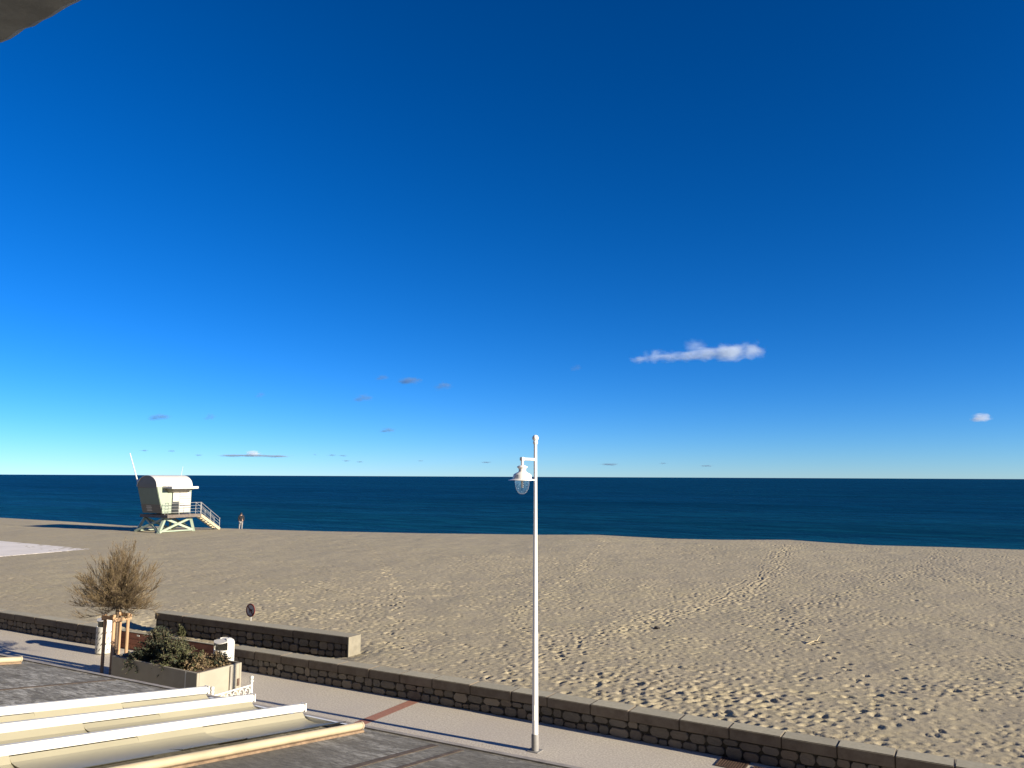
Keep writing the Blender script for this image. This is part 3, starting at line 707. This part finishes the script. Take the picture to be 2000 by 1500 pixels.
# ------------------------------------------------------------------ young tamarisk tree
tcx, tcy = -19.11, 12.19
tr = thing('tamarisk_tree', (tcx, tcy, 0), 'young bare tamarisk tree with wispy brown crown tied to stakes', 'tree')
trk = MB().tube([(0, 0, 0), (.02, -.01, .8), (-.01, .01, 1.5), (0, 0, 1.86)], [.055, .05, .042, .036], 10)
trk.build('trunk', 'bark', tr, smooth=True)
r = random.Random(4); br = MB(); tw_ = MB(); ft = MB()
RR = Vector((R0.x, R0.y, 0)); FF = Vector((F0.x, F0.y, 0))
def curve3(a, b, c, n=4): return [a * ((1 - u) ** 2) + b * (2 * u * (1 - u)) + c * (u * u) for u in [i / n for i in range(n + 1)]]
nl = 110
for i in range(nl):
    az = i * 2.39996 + r.uniform(-.3, .3); e = R(r.choice((-18, -8, 2, 12, 22, 32, 42, 54, 66, 78)) + r.uniform(-8, 8))
    L = (.98 + .08 * math.sin(e) ** 2) * r.uniform(.75, 1.12)
    d = Vector((math.cos(az) * math.cos(e), math.sin(az) * math.cos(e), math.sin(e)))
    # wind-swept: the plume rises on one side
    L *= 1 + .24 * max(0, d.dot(Vector((.6, .36, .71)))) ** 3
    s0 = Vector((0, 0, 1.66 + r.uniform(0, .2))); tip = s0 + d * L * 1.0 + Vector((0, 0, .10 + .08 * r.random()))
    mid = s0 + d * L * .45 + Vector((0, 0, -.08 if e < .5 else .02)) + Vector((r.gauss(0, .05), r.gauss(0, .05), 0))
    P = curve3(s0, mid, tip, 5); br.tube(P, [.014, .011, .009, .006, .004, .002], 5, False)
    for j in range(20):
        u = r.uniform(.15, .98); q0 = s0 * ((1 - u) ** 2) + mid * (2 * u * (1 - u)) + tip * (u * u)
        tang = (tip - mid).normalized(); dd = (tang * 1.0 + Vector((r.gauss(0, .5), r.gauss(0, .5), r.gauss(.28, .4)))).normalized(); l2 = r.uniform(.16, .42) * (1.15 - .4 * u)
        q2 = q0 + dd * l2 + Vector((0, 0, .05)); q1 = q0 + dd * l2 * .5
        tw_.tube(curve3(q0, q1, q2, 2), [.004, .003, .0015], 3, False)
        for k in range(11):
            uu = r.uniform(.15, 1.0); b0 = q0.lerp(q2, uu); de = (dd + Vector((r.gauss(0, .45), r.gauss(0, .45), r.gauss(.15, .4)))).normalized(); l3 = r.uniform(.05, .15)
            sd = de.cross(Vector((r.gauss(0, 1), r.gauss(0, 1), r.gauss(0, 1)))).normalized() * .0028
            ft.add([b0 - sd, b0 + sd, b0 + de * l3], [(0, 1, 2)])
br.build('limb', 'bark', tr); cw = tw_.build('crown', 'twig', tr); ft.build('feathery_twigs', 'feather', cw)
# timber stakes
sk = thing('tree_stakes', (tcx, tcy, 0), 'brown timber frame of four stakes and crossbars round the tree trunk', 'tree stakes')
cs = [(-.19, -.19), (.19, -.19), (.19, .19), (-.19, .19)]
for q, (x, y) in enumerate(cs): MB().tube([(x, y, 0), (x, y, 1.47 + .02 * (q % 2))], .042, 10).build('stake', 'wood', sk, smooth=False)
for a, b, z in ((0, 1, 1.40), (1, 2, 1.36), (2, 3, 1.40), (3, 0, 1.36)):
    A, B = Vector(cs[a]), Vector(cs[b]); d = (B - A).normalized(); nrm = Vector((d.y, -d.x)) * .055
    MB().bar((A.x + nrm.x - d.x * .06, A.y + nrm.y - d.y * .06, z), (B.x + nrm.x + d.x * .06, B.y + nrm.y + d.y * .06, z), .026, .09).build('crossbar', 'wood', sk, bevel=.004)
MB().bar((cs[0][0] + .07, cs[0][1] + .06, 0), (cs[0][0] + .07, cs[0][1] + .06, .02), .01, .01)
MB().tube([(.0, .11, .0), (.0, .11, 1.3)], .03, 8).build('stake', 'wood', sk)

# ------------------------------------------------------------------ round sign on the sand
sg = thing('round_sign', (-18.47, 15.95, .45), 'round dark ringed prohibition sign on a thin post', 'sign')
sz = .63; rr_ = .19
autosmooth(MB().tube([(0, .0, -.3), (0, .0, sz + .1)], .018, 8).build('post', 'metal', sg))
def disc(r0, r1, y0, y1, n=32):
    m = MB(); vs = []
    for k in range(n):
        t = 2 * math.pi * k / n
        for rad, y in ((r1, y0), (r1, y1), (r0, y1), (r0, y0)): vs.append((math.cos(t) * rad, y, sz + math.sin(t) * rad))
    fs = []
    for k in range(n):
        q = (k + 1) % n
        for i in range(4): fs.append((k * 4 + i, q * 4 + i, q * 4 + (i + 1) % 4, k * 4 + (i + 1) % 4))
    return m.add(vs, fs)
m = MB().tube([(0, -.03, sz), (0, -.02, sz)], rr_ - .002, 32); spl = m.build('sign_plate', 'signface', sg)
disc(rr_ - .034, rr_, -.034, -.02).build('ring', 'redring', spl)
dog = [(-.08, .045), (-.05, .075), (-.03, .05), (.02, .03), (.07, .03), (.095, .06), (.088, .02), (.08, -.06), (.06, -.06), (.055, -.015), (.0, -.015), (-.02, -.02), (-.02, -.07), (-.042, -.07), (-.045, .005), (-.06, .02)]
k = len(dog); m = MB().add([(x, -.0335, sz + z) for x, z in dog] + [(x, -.031, sz + z) for x, z in dog], [tuple(range(k)), tuple(range(2 * k - 1, k - 1, -1))] + [(i, (i + 1) % k, k + (i + 1) % k, k + i) for i in range(k)])
m.build('dog_pictogram', 'black', spl)
MB().bar((-.115, -.0365, sz + .115), (.115, -.0365, sz - .115), .003, .03).build('slash', 'redring', spl)

# ------------------------------------------------------------------ small ornate white railing
rl = thing('ornate_railing', (-13.05, 10.88, 0), 'short ornate white cast railing with ball topped posts by the planter', 'railing')
for y in (-.48, .48):
    autosmooth(MB().lathe((0, y, 0), [(.0, 0), (.05, 0), (.05, .06), (.033, .08), (.03, .5), (.04, .52), (.03, .54), (.028, .78), (.042, .79), (.042, .81), (.02, .825), (.036, .845), (.042, .87), (.034, .895), (0, .91)], 16).build('post', 'white', rl))
for z in (.18, .50, .72): MB().bar((0, -.46, z), (0, .46, z), .022, .026).build('rail', 'white', rl)
for k in range(6):
    yc = -.38 + k * .152
    pts = [(0, yc + .062 * math.cos(t), .61 + .075 * math.sin(t)) for t in np.linspace(0, 2 * math.pi, 17)]
    MB().tube(pts, .011, 5, False).build('scroll_ring', 'white', rl)
    MB().tube([(0, yc - .03 + .03 * math.cos(t), .61 + .03 * math.sin(t)) for t in np.linspace(0, 5, 10)], .008, 5).build('scroll_curl', 'white', rl)
    MB().tube([(0, yc, .19), (0, yc, .49)], .011, 6).build('baluster', 'white', rl)
    MB().tube([(0, yc + .075 + .03 * math.cos(t), .34 + .06 * math.sin(t)) for t in np.linspace(0, 2 * math.pi, 13)], .008, 5, False).build('scroll_ring', 'white', rl)

# ------------------------------------------------------------------ low building with flat roof and awning below the camera
SL = .14
def edge_y(x): return 5.68 + (x + 10.68) * .05
def roof_z(x, y): return 2.58 + SL * (edge_y(x) - y)
rb = thing('restaurant_building', (0, 0, 0), 'low building in front with weathered grey felt roof', 'building')
rx0, rx1, ryb = -26.0, 9.0, -.34
m = MB(); e0, e1 = edge_y(rx0), edge_y(rx1)
m.hexa([(rx0, ryb, roof_z(rx0, ryb) - .2), (rx1, ryb, roof_z(rx1, ryb) - .2), (rx1, e1, 2.38), (rx0, e0, 2.38), (rx0, ryb, roof_z(rx0, ryb)), (rx1, ryb, roof_z(rx1, ryb)), (rx1, e1, 2.58), (rx0, e0, 2.58)])
m.build('roof', 'roof', rb)
m = MB(); m.hexa([(rx0 + .1, ryb, 0), (rx1 - .1, ryb, 0), (rx1 - .1, e1 - .12, 0), (rx0 + .1, e0 - .12, 0), (rx0 + .1, ryb, 2.379), (rx1 - .1, ryb, 2.379), (rx1 - .1, e1 - .12, 2.379), (rx0 + .1, e0 - .12, 2.379)])
m.build('wall', 'render', rb)
def edge_strip(y0, y1, z0, z1, mat, nm):
    m = MB(); m.hexa([(rx0, e0 + y0, z0), (rx1, e1 + y0, z0), (rx1, e1 + y1, z0), (rx0, e0 + y1, z0), (rx0, e0 + y0, z1), (rx1, e1 + y0, z1), (rx1, e1 + y1, z1), (rx0, e0 + y1, z1)]); return m.build(nm, mat, rb)
edge_strip(-.03, .012, 2.45, 2.598, 'flash', 'edge_flashing'); edge_strip(.014, .04, 2.42, 2.57, 'seam', 'gutter_lip')
edge_strip(.042, .055, 2.42, 2.585, 'flash', 'gutter_edge')
def roof_strip(xa, ya, xb, yb, wd, mat, nm, h=.005):
    d = Vector((xb - xa, yb - ya)).normalized(); nr = Vector((d.y, -d.x)) * wd / 2; vs = []
    for zo in (.002, h):
        for sx, (x, y) in ((1, (xa, ya)), (-1, (xa, ya)), (-1, (xb, yb)), (1, (xb, yb))):
            X_, Y_ = x + nr.x * sx, y + nr.y * sx; vs.append((X_, Y_, roof_z(X_, Y_) + zo))
    MB().hexa(vs).build(nm, mat, rb)
roof_strip(-4.32, 5.88, -4.2, 2.2, .07, 'seam', 'roof_seam'); roof_strip(-4.05, 5.9, -3.93, 2.2, .05, 'seam', 'roof_seam')
roof_strip(-8.9, 5.7, -8.75, 2.2, .06, 'seam', 'roof_seam')
# awning: rails, fabric strips, end pipes
aw = thing('roof_awning', (0, 0, 0), 'retracted pergola awning with white rails and cream fabric on the roof', 'awning')
rails = [(-7.12, 5.60), (-6.49, 5.67), (-5.81, 5.71)]
yb_ = -.3
def rail_beam(x, ye, wd, h, mat, nm):
    return MB().hexa([(x - wd / 2, yb_, roof_z(x, yb_) + .098), (x + wd / 2, yb_, roof_z(x, yb_) + .098), (x + wd / 2, ye, roof_z(x, ye) + .098), (x - wd / 2, ye, roof_z(x, ye) + .098),
                     (x - wd / 2, yb_, roof_z(x, yb_) + .098 + h), (x + wd / 2, yb_, roof_z(x, yb_) + .098 + h), (x + wd / 2, ye, roof_z(x, ye) + .098 + h), (x - wd / 2, ye, roof_z(x, ye) + .098 + h)]).build(nm, mat, aw, bevel=.008)
for x, ye in rails:
    rail_beam(x, ye, .06, .068, 'white', 'rail')
    MB().box(x - .034, x + .034, ye + .001, ye + .012, roof_z(x, ye) + .093, roof_z(x, ye) + .17).build('end_cap', 'lampwhite', aw)
spans = [(-7.075, -6.53, 5.56), (-6.445, -5.85, 5.62), (-5.765, -5.2, 5.66)]
for si, (xa, xb, ye) in enumerate(spans):
    cuts = [ye, ye - .95 - .1 * si, ye - 1.75, ye - 2.7, ye - 3.7, yb_]
    for ci in range(len(cuts) - 1):
        ya, yb2 = cuts[ci], cuts[ci + 1]; nn = 14; vs = []; sag = .047 + .011 * ((ci * 2 + si) % 3); lift = .096 + .006 * ((ci + si) % 2)
        for zo in (0, -.006):
            for y in (ya, yb2):
                for k in range(nn + 1):
                    u = k / nn; x = xa + (xb - xa) * u; vs.append((x, y, roof_z(x, y) + lift + zo - sag * math.sin(math.pi * u ** .55)))
        n1 = nn + 1; fs = [(k, k + 1, n1 + k + 1, n1 + k) for k in range(nn)] + [(2 * n1 + k, 3 * n1 + k, 3 * n1 + k + 1, 2 * n1 + k + 1) for k in range(nn)] + [(k, 2 * n1 + k, 2 * n1 + k + 1, k + 1) for k in range(nn)] + [(n1 + k, n1 + k + 1, 3 * n1 + k + 1, 3 * n1 + k) for k in range(nn)]
        MB().add(vs, fs).build('fabric_panel', 'fabric', aw, smooth=False)
    x = (xa + xb) / 2
    MB().hexa([(xa, ye + .02, roof_z(xa, ye) + .01), (xb, ye + .02, roof_z(xb, ye) + .01), (xb, ye + .07, roof_z(xb, ye) + .0), (xa, ye + .07, roof_z(xa, ye) + .0), (xa, ye + .02, roof_z(xa, ye) + .06), (xb, ye + .02, roof_z(xb, ye) + .06), (xb, ye + .07, roof_z(xb, ye) + .05), (xa, ye + .07, roof_z(xa, ye) + .05)]).build('front_bar', 'lampwhite', aw)
def cap_pipe(x, ye, label):
    t = thing('roof_edge_pipe', (x, ye, roof_z(x, ye)), label, 'pipe', 'cream pipes capping the roof joints')
    L = ye - yb_
    autosmooth(MB().tube([(0, 0, .05), (0, -L, .05 + SL * L)], .034, 16).build('pipe', 'pipe', t))
    autosmooth(MB().tube([(0, -.004, .05), (0, .012, .048)], .039, 16).build('end_cap', 'pipe', t))
    MB().hexa([(-.04, -.01, .003), (.055, -.01, .003), (.055, -L, .003 + SL * L), (-.05, -L, .003 + SL * L), (-.05, -.01, .022), (.055, -.01, .022), (.055, -L, .022 + SL * L), (-.05, -L, .022 + SL * L)]).build('mortar_bed', 'rust', t)
cap_pipe(-5.14, 5.80, 'long cream pipe capping the roof right of the awning')
cap_pipe(-10.62, 5.50, 'short end of cream pipe on the roof at the left edge')

# ------------------------------------------------------------------ building the photograph was taken from (slab above)
ab = thing('apartment_building', (0, 0, 0), 'weathered concrete balcony slab jutting in at the upper left corner', 'building')
m = MB().box(-26, 9, -12, -.36, 0, 17); m.build('facade_wall', 'render', ab)  # unseen facade, height raised to hold back sky fill
for xa_, xb_, ht, lb in ((-75, -26.6, 15, 'unseen block added left of the camera to screen sky light'), (9.6, 60, 16, 'unseen block added right of the camera to screen sky light')):  # unseen side blocks, added to cut sky light on shaded wall faces
    nb_ = thing('apartment_building', ((xa_ + xb_) / 2, -6.4, 0), lb, 'building')
    MB().box(-(xb_ - xa_) / 2, (xb_ - xa_) / 2, -6, 6, 0, ht).build('facade_wall', 'render', nb_)
    for fl in range(1, int(ht / 3)):
        MB().box(-(xb_ - xa_) / 2 + .5, (xb_ - xa_) / 2 - .5, 6.001, 7.2, fl * 3.0, fl * 3.0 + .18).build('balcony_slab', 'slab', nb_)
# slab with a chipped, uneven lower edge
r = random.Random(8); n_ = 420; xs_ = np.linspace(-26, 9, n_ + 1); vs = []
for x in xs_:
    ch = r.uniform(0, .012) + (.05 * r.random() if r.random() < .12 else 0)
    vs += [(x, -.36, 7.4), (x, 1.99 - ch, 7.4 + r.uniform(-.004, .004)), (x, 2.02 - ch * .6, 7.42 + ch * .5), (x, 2.03, 7.58), (x, -.36, 7.58)]
fs = [(i * 5 + k, i * 5 + (k + 1) % 5, (i + 1) * 5 + (k + 1) % 5, (i + 1) * 5 + k) for i in range(n_) for k in range(5)]
MB().add(vs, fs + [(0, 1, 2, 3, 4), tuple(n_ * 5 + k for k in (4, 3, 2, 1, 0))]).build('balcony_slab', 'slab', ab)

# ------------------------------------------------------------------ person at the water's edge
D = 78.0; dr = (470 - 1000) * CR - (1034 - 750) * CU + FPX * CF; dh = Vector((dr.x, dr.y, 0)).normalized()
pp = CAM + dh * D; pzz = sand_z(pp.x, pp.y)
pe = thing('person', (pp.x, pp.y, pzz), 'person in dark coat and pale trousers standing beyond the sand crest', 'person')
pe.rotation_euler.z = math.atan2(dh.y, dh.x) - math.pi / 2
def skin(name, verts, edges, mat, parent, root=0):
    me = bpy.data.meshes.new(name); me.from_pydata([v[0] for v in verts], edges, []); me.materials.append(M[mat])
    o = link(name, me, parent)
    md = o.modifiers.new('skin', 'SKIN'); md.use_smooth_shade = True
    if not me.skin_vertices: me.attributes
    if len(me.skin_vertices) == 0:
        bm = bmesh.new(); bm.from_mesh(me); bm.verts.layers.skin.verify(); bm.to_mesh(me); bm.free()
    for i, v in enumerate(verts):
        sv = me.skin_vertices[0].data[i]; sv.radius = v[1] if isinstance(v[1], tuple) else (v[1], v[1]); sv.use_root = (i == root)
    ss = o.modifiers.new('sub', 'SUBSURF'); ss.levels = 1; ss.render_levels = 2
    return o
bv = [((0, 0, .93), (.14, .1)), ((0, 0, 1.15), (.13, .09)), ((0, 0, 1.38), (.15, .1)), ((0, 0, 1.48), (.055, .055)), ((0, .015, 1.58), (.072, .085)), ((0, .01, 1.67), (.055, .065)),
      ((.17, 0, 1.40), .055), ((.23, .0, 1.14), .043), ((.2, .06, .95), .032), ((.1, .03, .97), (.03, .02)), ((-.17, 0, 1.40), .055), ((-.23, .0, 1.14), .043), ((-.2, .06, .95), .032), ((-.1, .03, .97), (.03, .02)),
      ((.09, 0, .86), .085), ((.1, .01, .48), .058), ((.1, -.01, .09), .04), ((.11, .1, .035), .035), ((-.09, 0, .86), .085), ((-.12, .02, .48), .058), ((-.13, -.01, .09), .04), ((-.14, .1, .035), .035)]
be = [(0, 1), (1, 2), (2, 3), (3, 4), (4, 5), (2, 6), (6, 7), (7, 8), (8, 9), (2, 10), (10, 11), (11, 12), (12, 13), (0, 14), (14, 15), (15, 16), (16, 17), (0, 18), (18, 19), (19, 20), (20, 21)]
skin('body', bv, be, 'skin', pe)
skin('jacket', [((0, 0, .74), (.165, .13)), ((0, 0, 1.1), (.155, .12)), ((0, 0, 1.36), (.17, .12)), ((0, 0, 1.49), (.09, .085)), ((.18, 0, 1.39), .08), ((.24, 0, 1.13), .066), ((.225, .08, .93), .055), ((-.18, 0, 1.39), .08), ((-.24, 0, 1.13), .066), ((-.225, .08, .93), .055)],
     [(0, 1), (1, 2), (2, 3), (2, 4), (4, 5), (5, 6), (2, 7), (7, 8), (8, 9)], 'jacket', pe)
skin('trousers', [((0, 0, .9), (.17, .125)), ((.095, 0, .82), .105), ((.1, .01, .48), .066), ((.1, -.01, .11), .052), ((-.095, 0, .82), .1), ((-.12, .02, .48), .066), ((-.13, -.01, .11), .052)], [(0, 1), (1, 2), (2, 3), (0, 4), (4, 5), (5, 6)], 'trousers', pe)
skin('hood', [((0, -.02, 1.48), (.11, .1)), ((0, -.02, 1.6), (.115, .115)), ((0, -.005, 1.70), (.085, .09))], [(0, 1), (1, 2)], 'jacket', pe)
skin('hair', [((0, .05, 1.66), (.06, .05)), ((0, .03, 1.70), (.05, .05))], [(0, 1)], 'hair', pe)

# ------------------------------------------------------------------ small things on the sand
zz_ = sand_z(-4.1, 23.0)
dw = MB().tube([(-4.3, 22.85, zz_ - .01), (-4.15, 23.0, zz_ + .06), (-4.05, 23.12, zz_ + .07), (-3.98, 23.3, zz_ + .2)], [.014, .02, .018, .008], 7)
dw.tube([(-4.1, 23.05, zz_ + .06), (-3.85, 23.05, zz_ + .1)], [.018, .008], 6)
tag(dw.build('driftwood', 'drift'), 'pale bent driftwood stick lying on the sand', 'driftwood')
def pebble(x, y, s_, seed, label):
    bm = bmesh.new(); bmesh.ops.create_icosphere(bm, subdivisions=2, radius=s_); rq = random.Random(seed)
    for v in bm.verts: v.co = Vector((v.co.x * 1.4, v.co.y, v.co.z * .6)) * rq.uniform(.85, 1.12)
    me = bpy.data.meshes.new('stone_on_sand'); bm.to_mesh(me); bm.free(); me.materials.append(M['darkstone'])
    o = link('stone_on_sand', me); o.location = (x, y, sand_z(x, y) + .02); tag(o, label, 'stone')
pebble(-8.55, 22.8, .075, 1, 'dark stone lying on the open sand right of the lamp post')

# ------------------------------------------------------------------ clouds (volumes at 600 m)
def cloud_mat(nm, dens, gain=1.5, thr=.2, colr=(.84, .92, 1.0)):
    m = bpy.data.materials.new(nm); m.use_nodes = True; t = m.node_tree; t.nodes.clear()
    out = t.nodes.new('ShaderNodeOutputMaterial'); pv = t.nodes.new('ShaderNodeVolumePrincipled')
    pv.inputs['Color'].default_value = (*colr, 1); pv.inputs['Anisotropy'].default_value = 0.0
    tc = t.nodes.new('ShaderNodeTexCoord'); oi = t.nodes.new('ShaderNodeObjectInfo')
    ln = t.nodes.new('ShaderNodeVectorMath'); ln.operation = 'LENGTH'; t.links.new(tc.outputs['Object'], ln.inputs[0])
    sc = t.nodes.new('ShaderNodeVectorMath'); sc.operation = 'SCALE'; sc.inputs['Scale'].default_value = .01; t.links.new(oi.outputs['Location'], sc.inputs[0])
    ad = t.nodes.new('ShaderNodeVectorMath'); ad.operation = 'ADD'; t.links.new(tc.outputs['Object'], ad.inputs[0]); t.links.new(sc.outputs[0], ad.inputs[1])
    nz = noise(t, ad.outputs[0], 1.9, 4, .6, .2)
    ma = t.nodes.new('ShaderNodeMath'); ma.operation = 'MULTIPLY_ADD'; ma.inputs[1].default_value = 1.5; t.links.new(nz, ma.inputs[0])
    sb_ = t.nodes.new('ShaderNodeMath'); sb_.operation = 'SUBTRACT'; sb_.inputs[0].default_value = -thr + .1; 
    t.links.new(ln.outputs['Value'], sb_.inputs[1]); t.links.new(sb_.outputs[0], ma.inputs[2])
    mg = t.nodes.new('ShaderNodeMath'); mg.operation = 'MULTIPLY'; mg.inputs[1].default_value = gain; mg.use_clamp = True; t.links.new(ma.outputs[0], mg.inputs[0])
    md_ = t.nodes.new('ShaderNodeMath'); md_.operation = 'MULTIPLY'; md_.inputs[1].default_value = dens; t.links.new(mg.outputs[0], md_.inputs[0])
    t.links.new(md_.outputs[0], pv.inputs['Density']); t.links.new(pv.outputs[0], out.inputs['Volume'])
    return m
bm = bmesh.new(); bmesh.ops.create_icosphere(bm, subdivisions=3, radius=1.0); puff = bpy.data.meshes.new('puff'); bm.to_mesh(puff); bm.free()
def at_alt(px, py, z):
    d = (px - 1000) * CR - (py - 750) * CU + FPX * CF; t = (z - CAM.z) / d.z; return CAM + d * t, t * FPX
def cloud(label, cx, cy, lobes, dens, thr=.2, colr=(.84, .92, 1.0), alt=600, name='cloud'):
    c, dist = at_alt(cx, cy, alt)
    t = thing(name, c, label, 'cloud', 'small clouds above the sea')
    for k, (px, py, wpx, hpx, dk, *cc) in enumerate(lobes):
        s1 = dist / FPX; dl = Vector(((px - cx) * s1 * R0.x, (px - cx) * s1 * R0.y, -(py - cy) * s1))
        o = bpy.data.objects.new('puff', puff.copy()); o.data.materials.append(cloud_mat('cloud_vapour', dens * dk / (hpx * s1), thr=thr, colr=cc[0] if cc else colr)); col.objects.link(o); o.parent = t
        o.location = dl; o.scale = (wpx * s1 / 2, wpx * s1 * .4, hpx * s1 / 2); o.rotation_euler.z = YAW
big = [(1423, 688, 122, 54, 1.3), (1470, 684, 74, 54, 1.0), (1378, 693, 92, 40, .8), (1354, 677, 74, 44, .3), (1342, 695, 104, 34, .5), (1305, 697, 76, 34, .5), (1278, 697, 66, 40, .55), (1250, 703, 60, 24, .4)]
cloud('largest white cloud, long and lumpy, high above the sea right of centre', 1370, 690, big, 2.2)
small = [('thin grey cloudlet, widest of those left of the lamp post', 803, 743, 66, 22, .9), ('slanting grey cloudlet just above and left of the lamp', 868, 753, 50, 26, .7), ('slanting streak of cloud below the widest grey cloudlet', 712, 777, 56, 22, .7),
         ('faint small cloudlet touching the left of the widest grey one', 748, 737, 36, 16, .6), ('slanting grey cloudlet above the lifeguard tower', 313, 814, 60, 22, .8), ('faint round cloudlet right of the one above the tower', 411, 814, 34, 20, .6),
         ('tiny faint cloud smudge high over the tower stairs', 510, 771, 28, 18, .5), ('small flat cloudlet below the slanting streak', 758, 840, 42, 14, .8), ('small bright cloud near the right edge of the sky', 1918, 815, 56, 26, 1.5),
         ('faint smudge of cloud left of the largest cloud', 1126, 718, 34, 18, .4)]
for lb, x, y, w_, h_, d_ in small: cloud(lb, x, y, [(x, y, w_, h_, 1.0), (x - w_ * .22, y + h_ * .18, w_ * .6, h_ * .6, .8)], d_ * 1.3, .2, (.93, .94, .97) if x > 1900 else (.27, .36, .48))
cloud('long flat cloud bank with a bright bump low over the horizon', 497, 889, [(495, 886, 44, 18, 3.2, (.95, .97, 1.0)), (450, 890, 80, 8, .9), (540, 891, 90, 7, .9), (492, 890, 120, 8, .9)], 1.0, .2, (.42, .54, .68))
low = [(282, 880, 24, 6), (335, 881, 24, 6), (388, 889, 26, 6), (615, 888, 14, 5), (648, 889, 28, 6), (670, 890, 26, 6), (676, 900, 26, 5), (702, 902, 24, 5), (822, 900, 18, 5), (950, 903, 34, 5), (1190, 907, 60, 8), (1295, 905, 24, 5), (1380, 910, 40, 6)]
names = ['leftmost thin streak of cloud low above the tower mast', 'second thin streak of cloud low above the tower roof', 'thin streak of cloud just left of the long cloud bank', 'tiny speck of cloud just right of the long cloud bank', 'thin streak of cloud right of the tiny speck', 'thin streak of cloud joined to the right of another streak',
         'lower thin streak of cloud under the joined pair', 'lowest thin streak right of the joined pair of streaks', 'single tiny low streak between the cloud bank and the lamp', 'thin low streak just left of the lamp post', 'wide faint streak low on the horizon right of the lamp', 'small faint streak right of the wide low streak', 'faint rightmost streak low on the horizon']
for (x, y, w_, h_), lb in zip(low, names): cloud(lb, x, y, [(x, y, w_, h_, 1.0)], .7, .2, (.25, .36, .5))
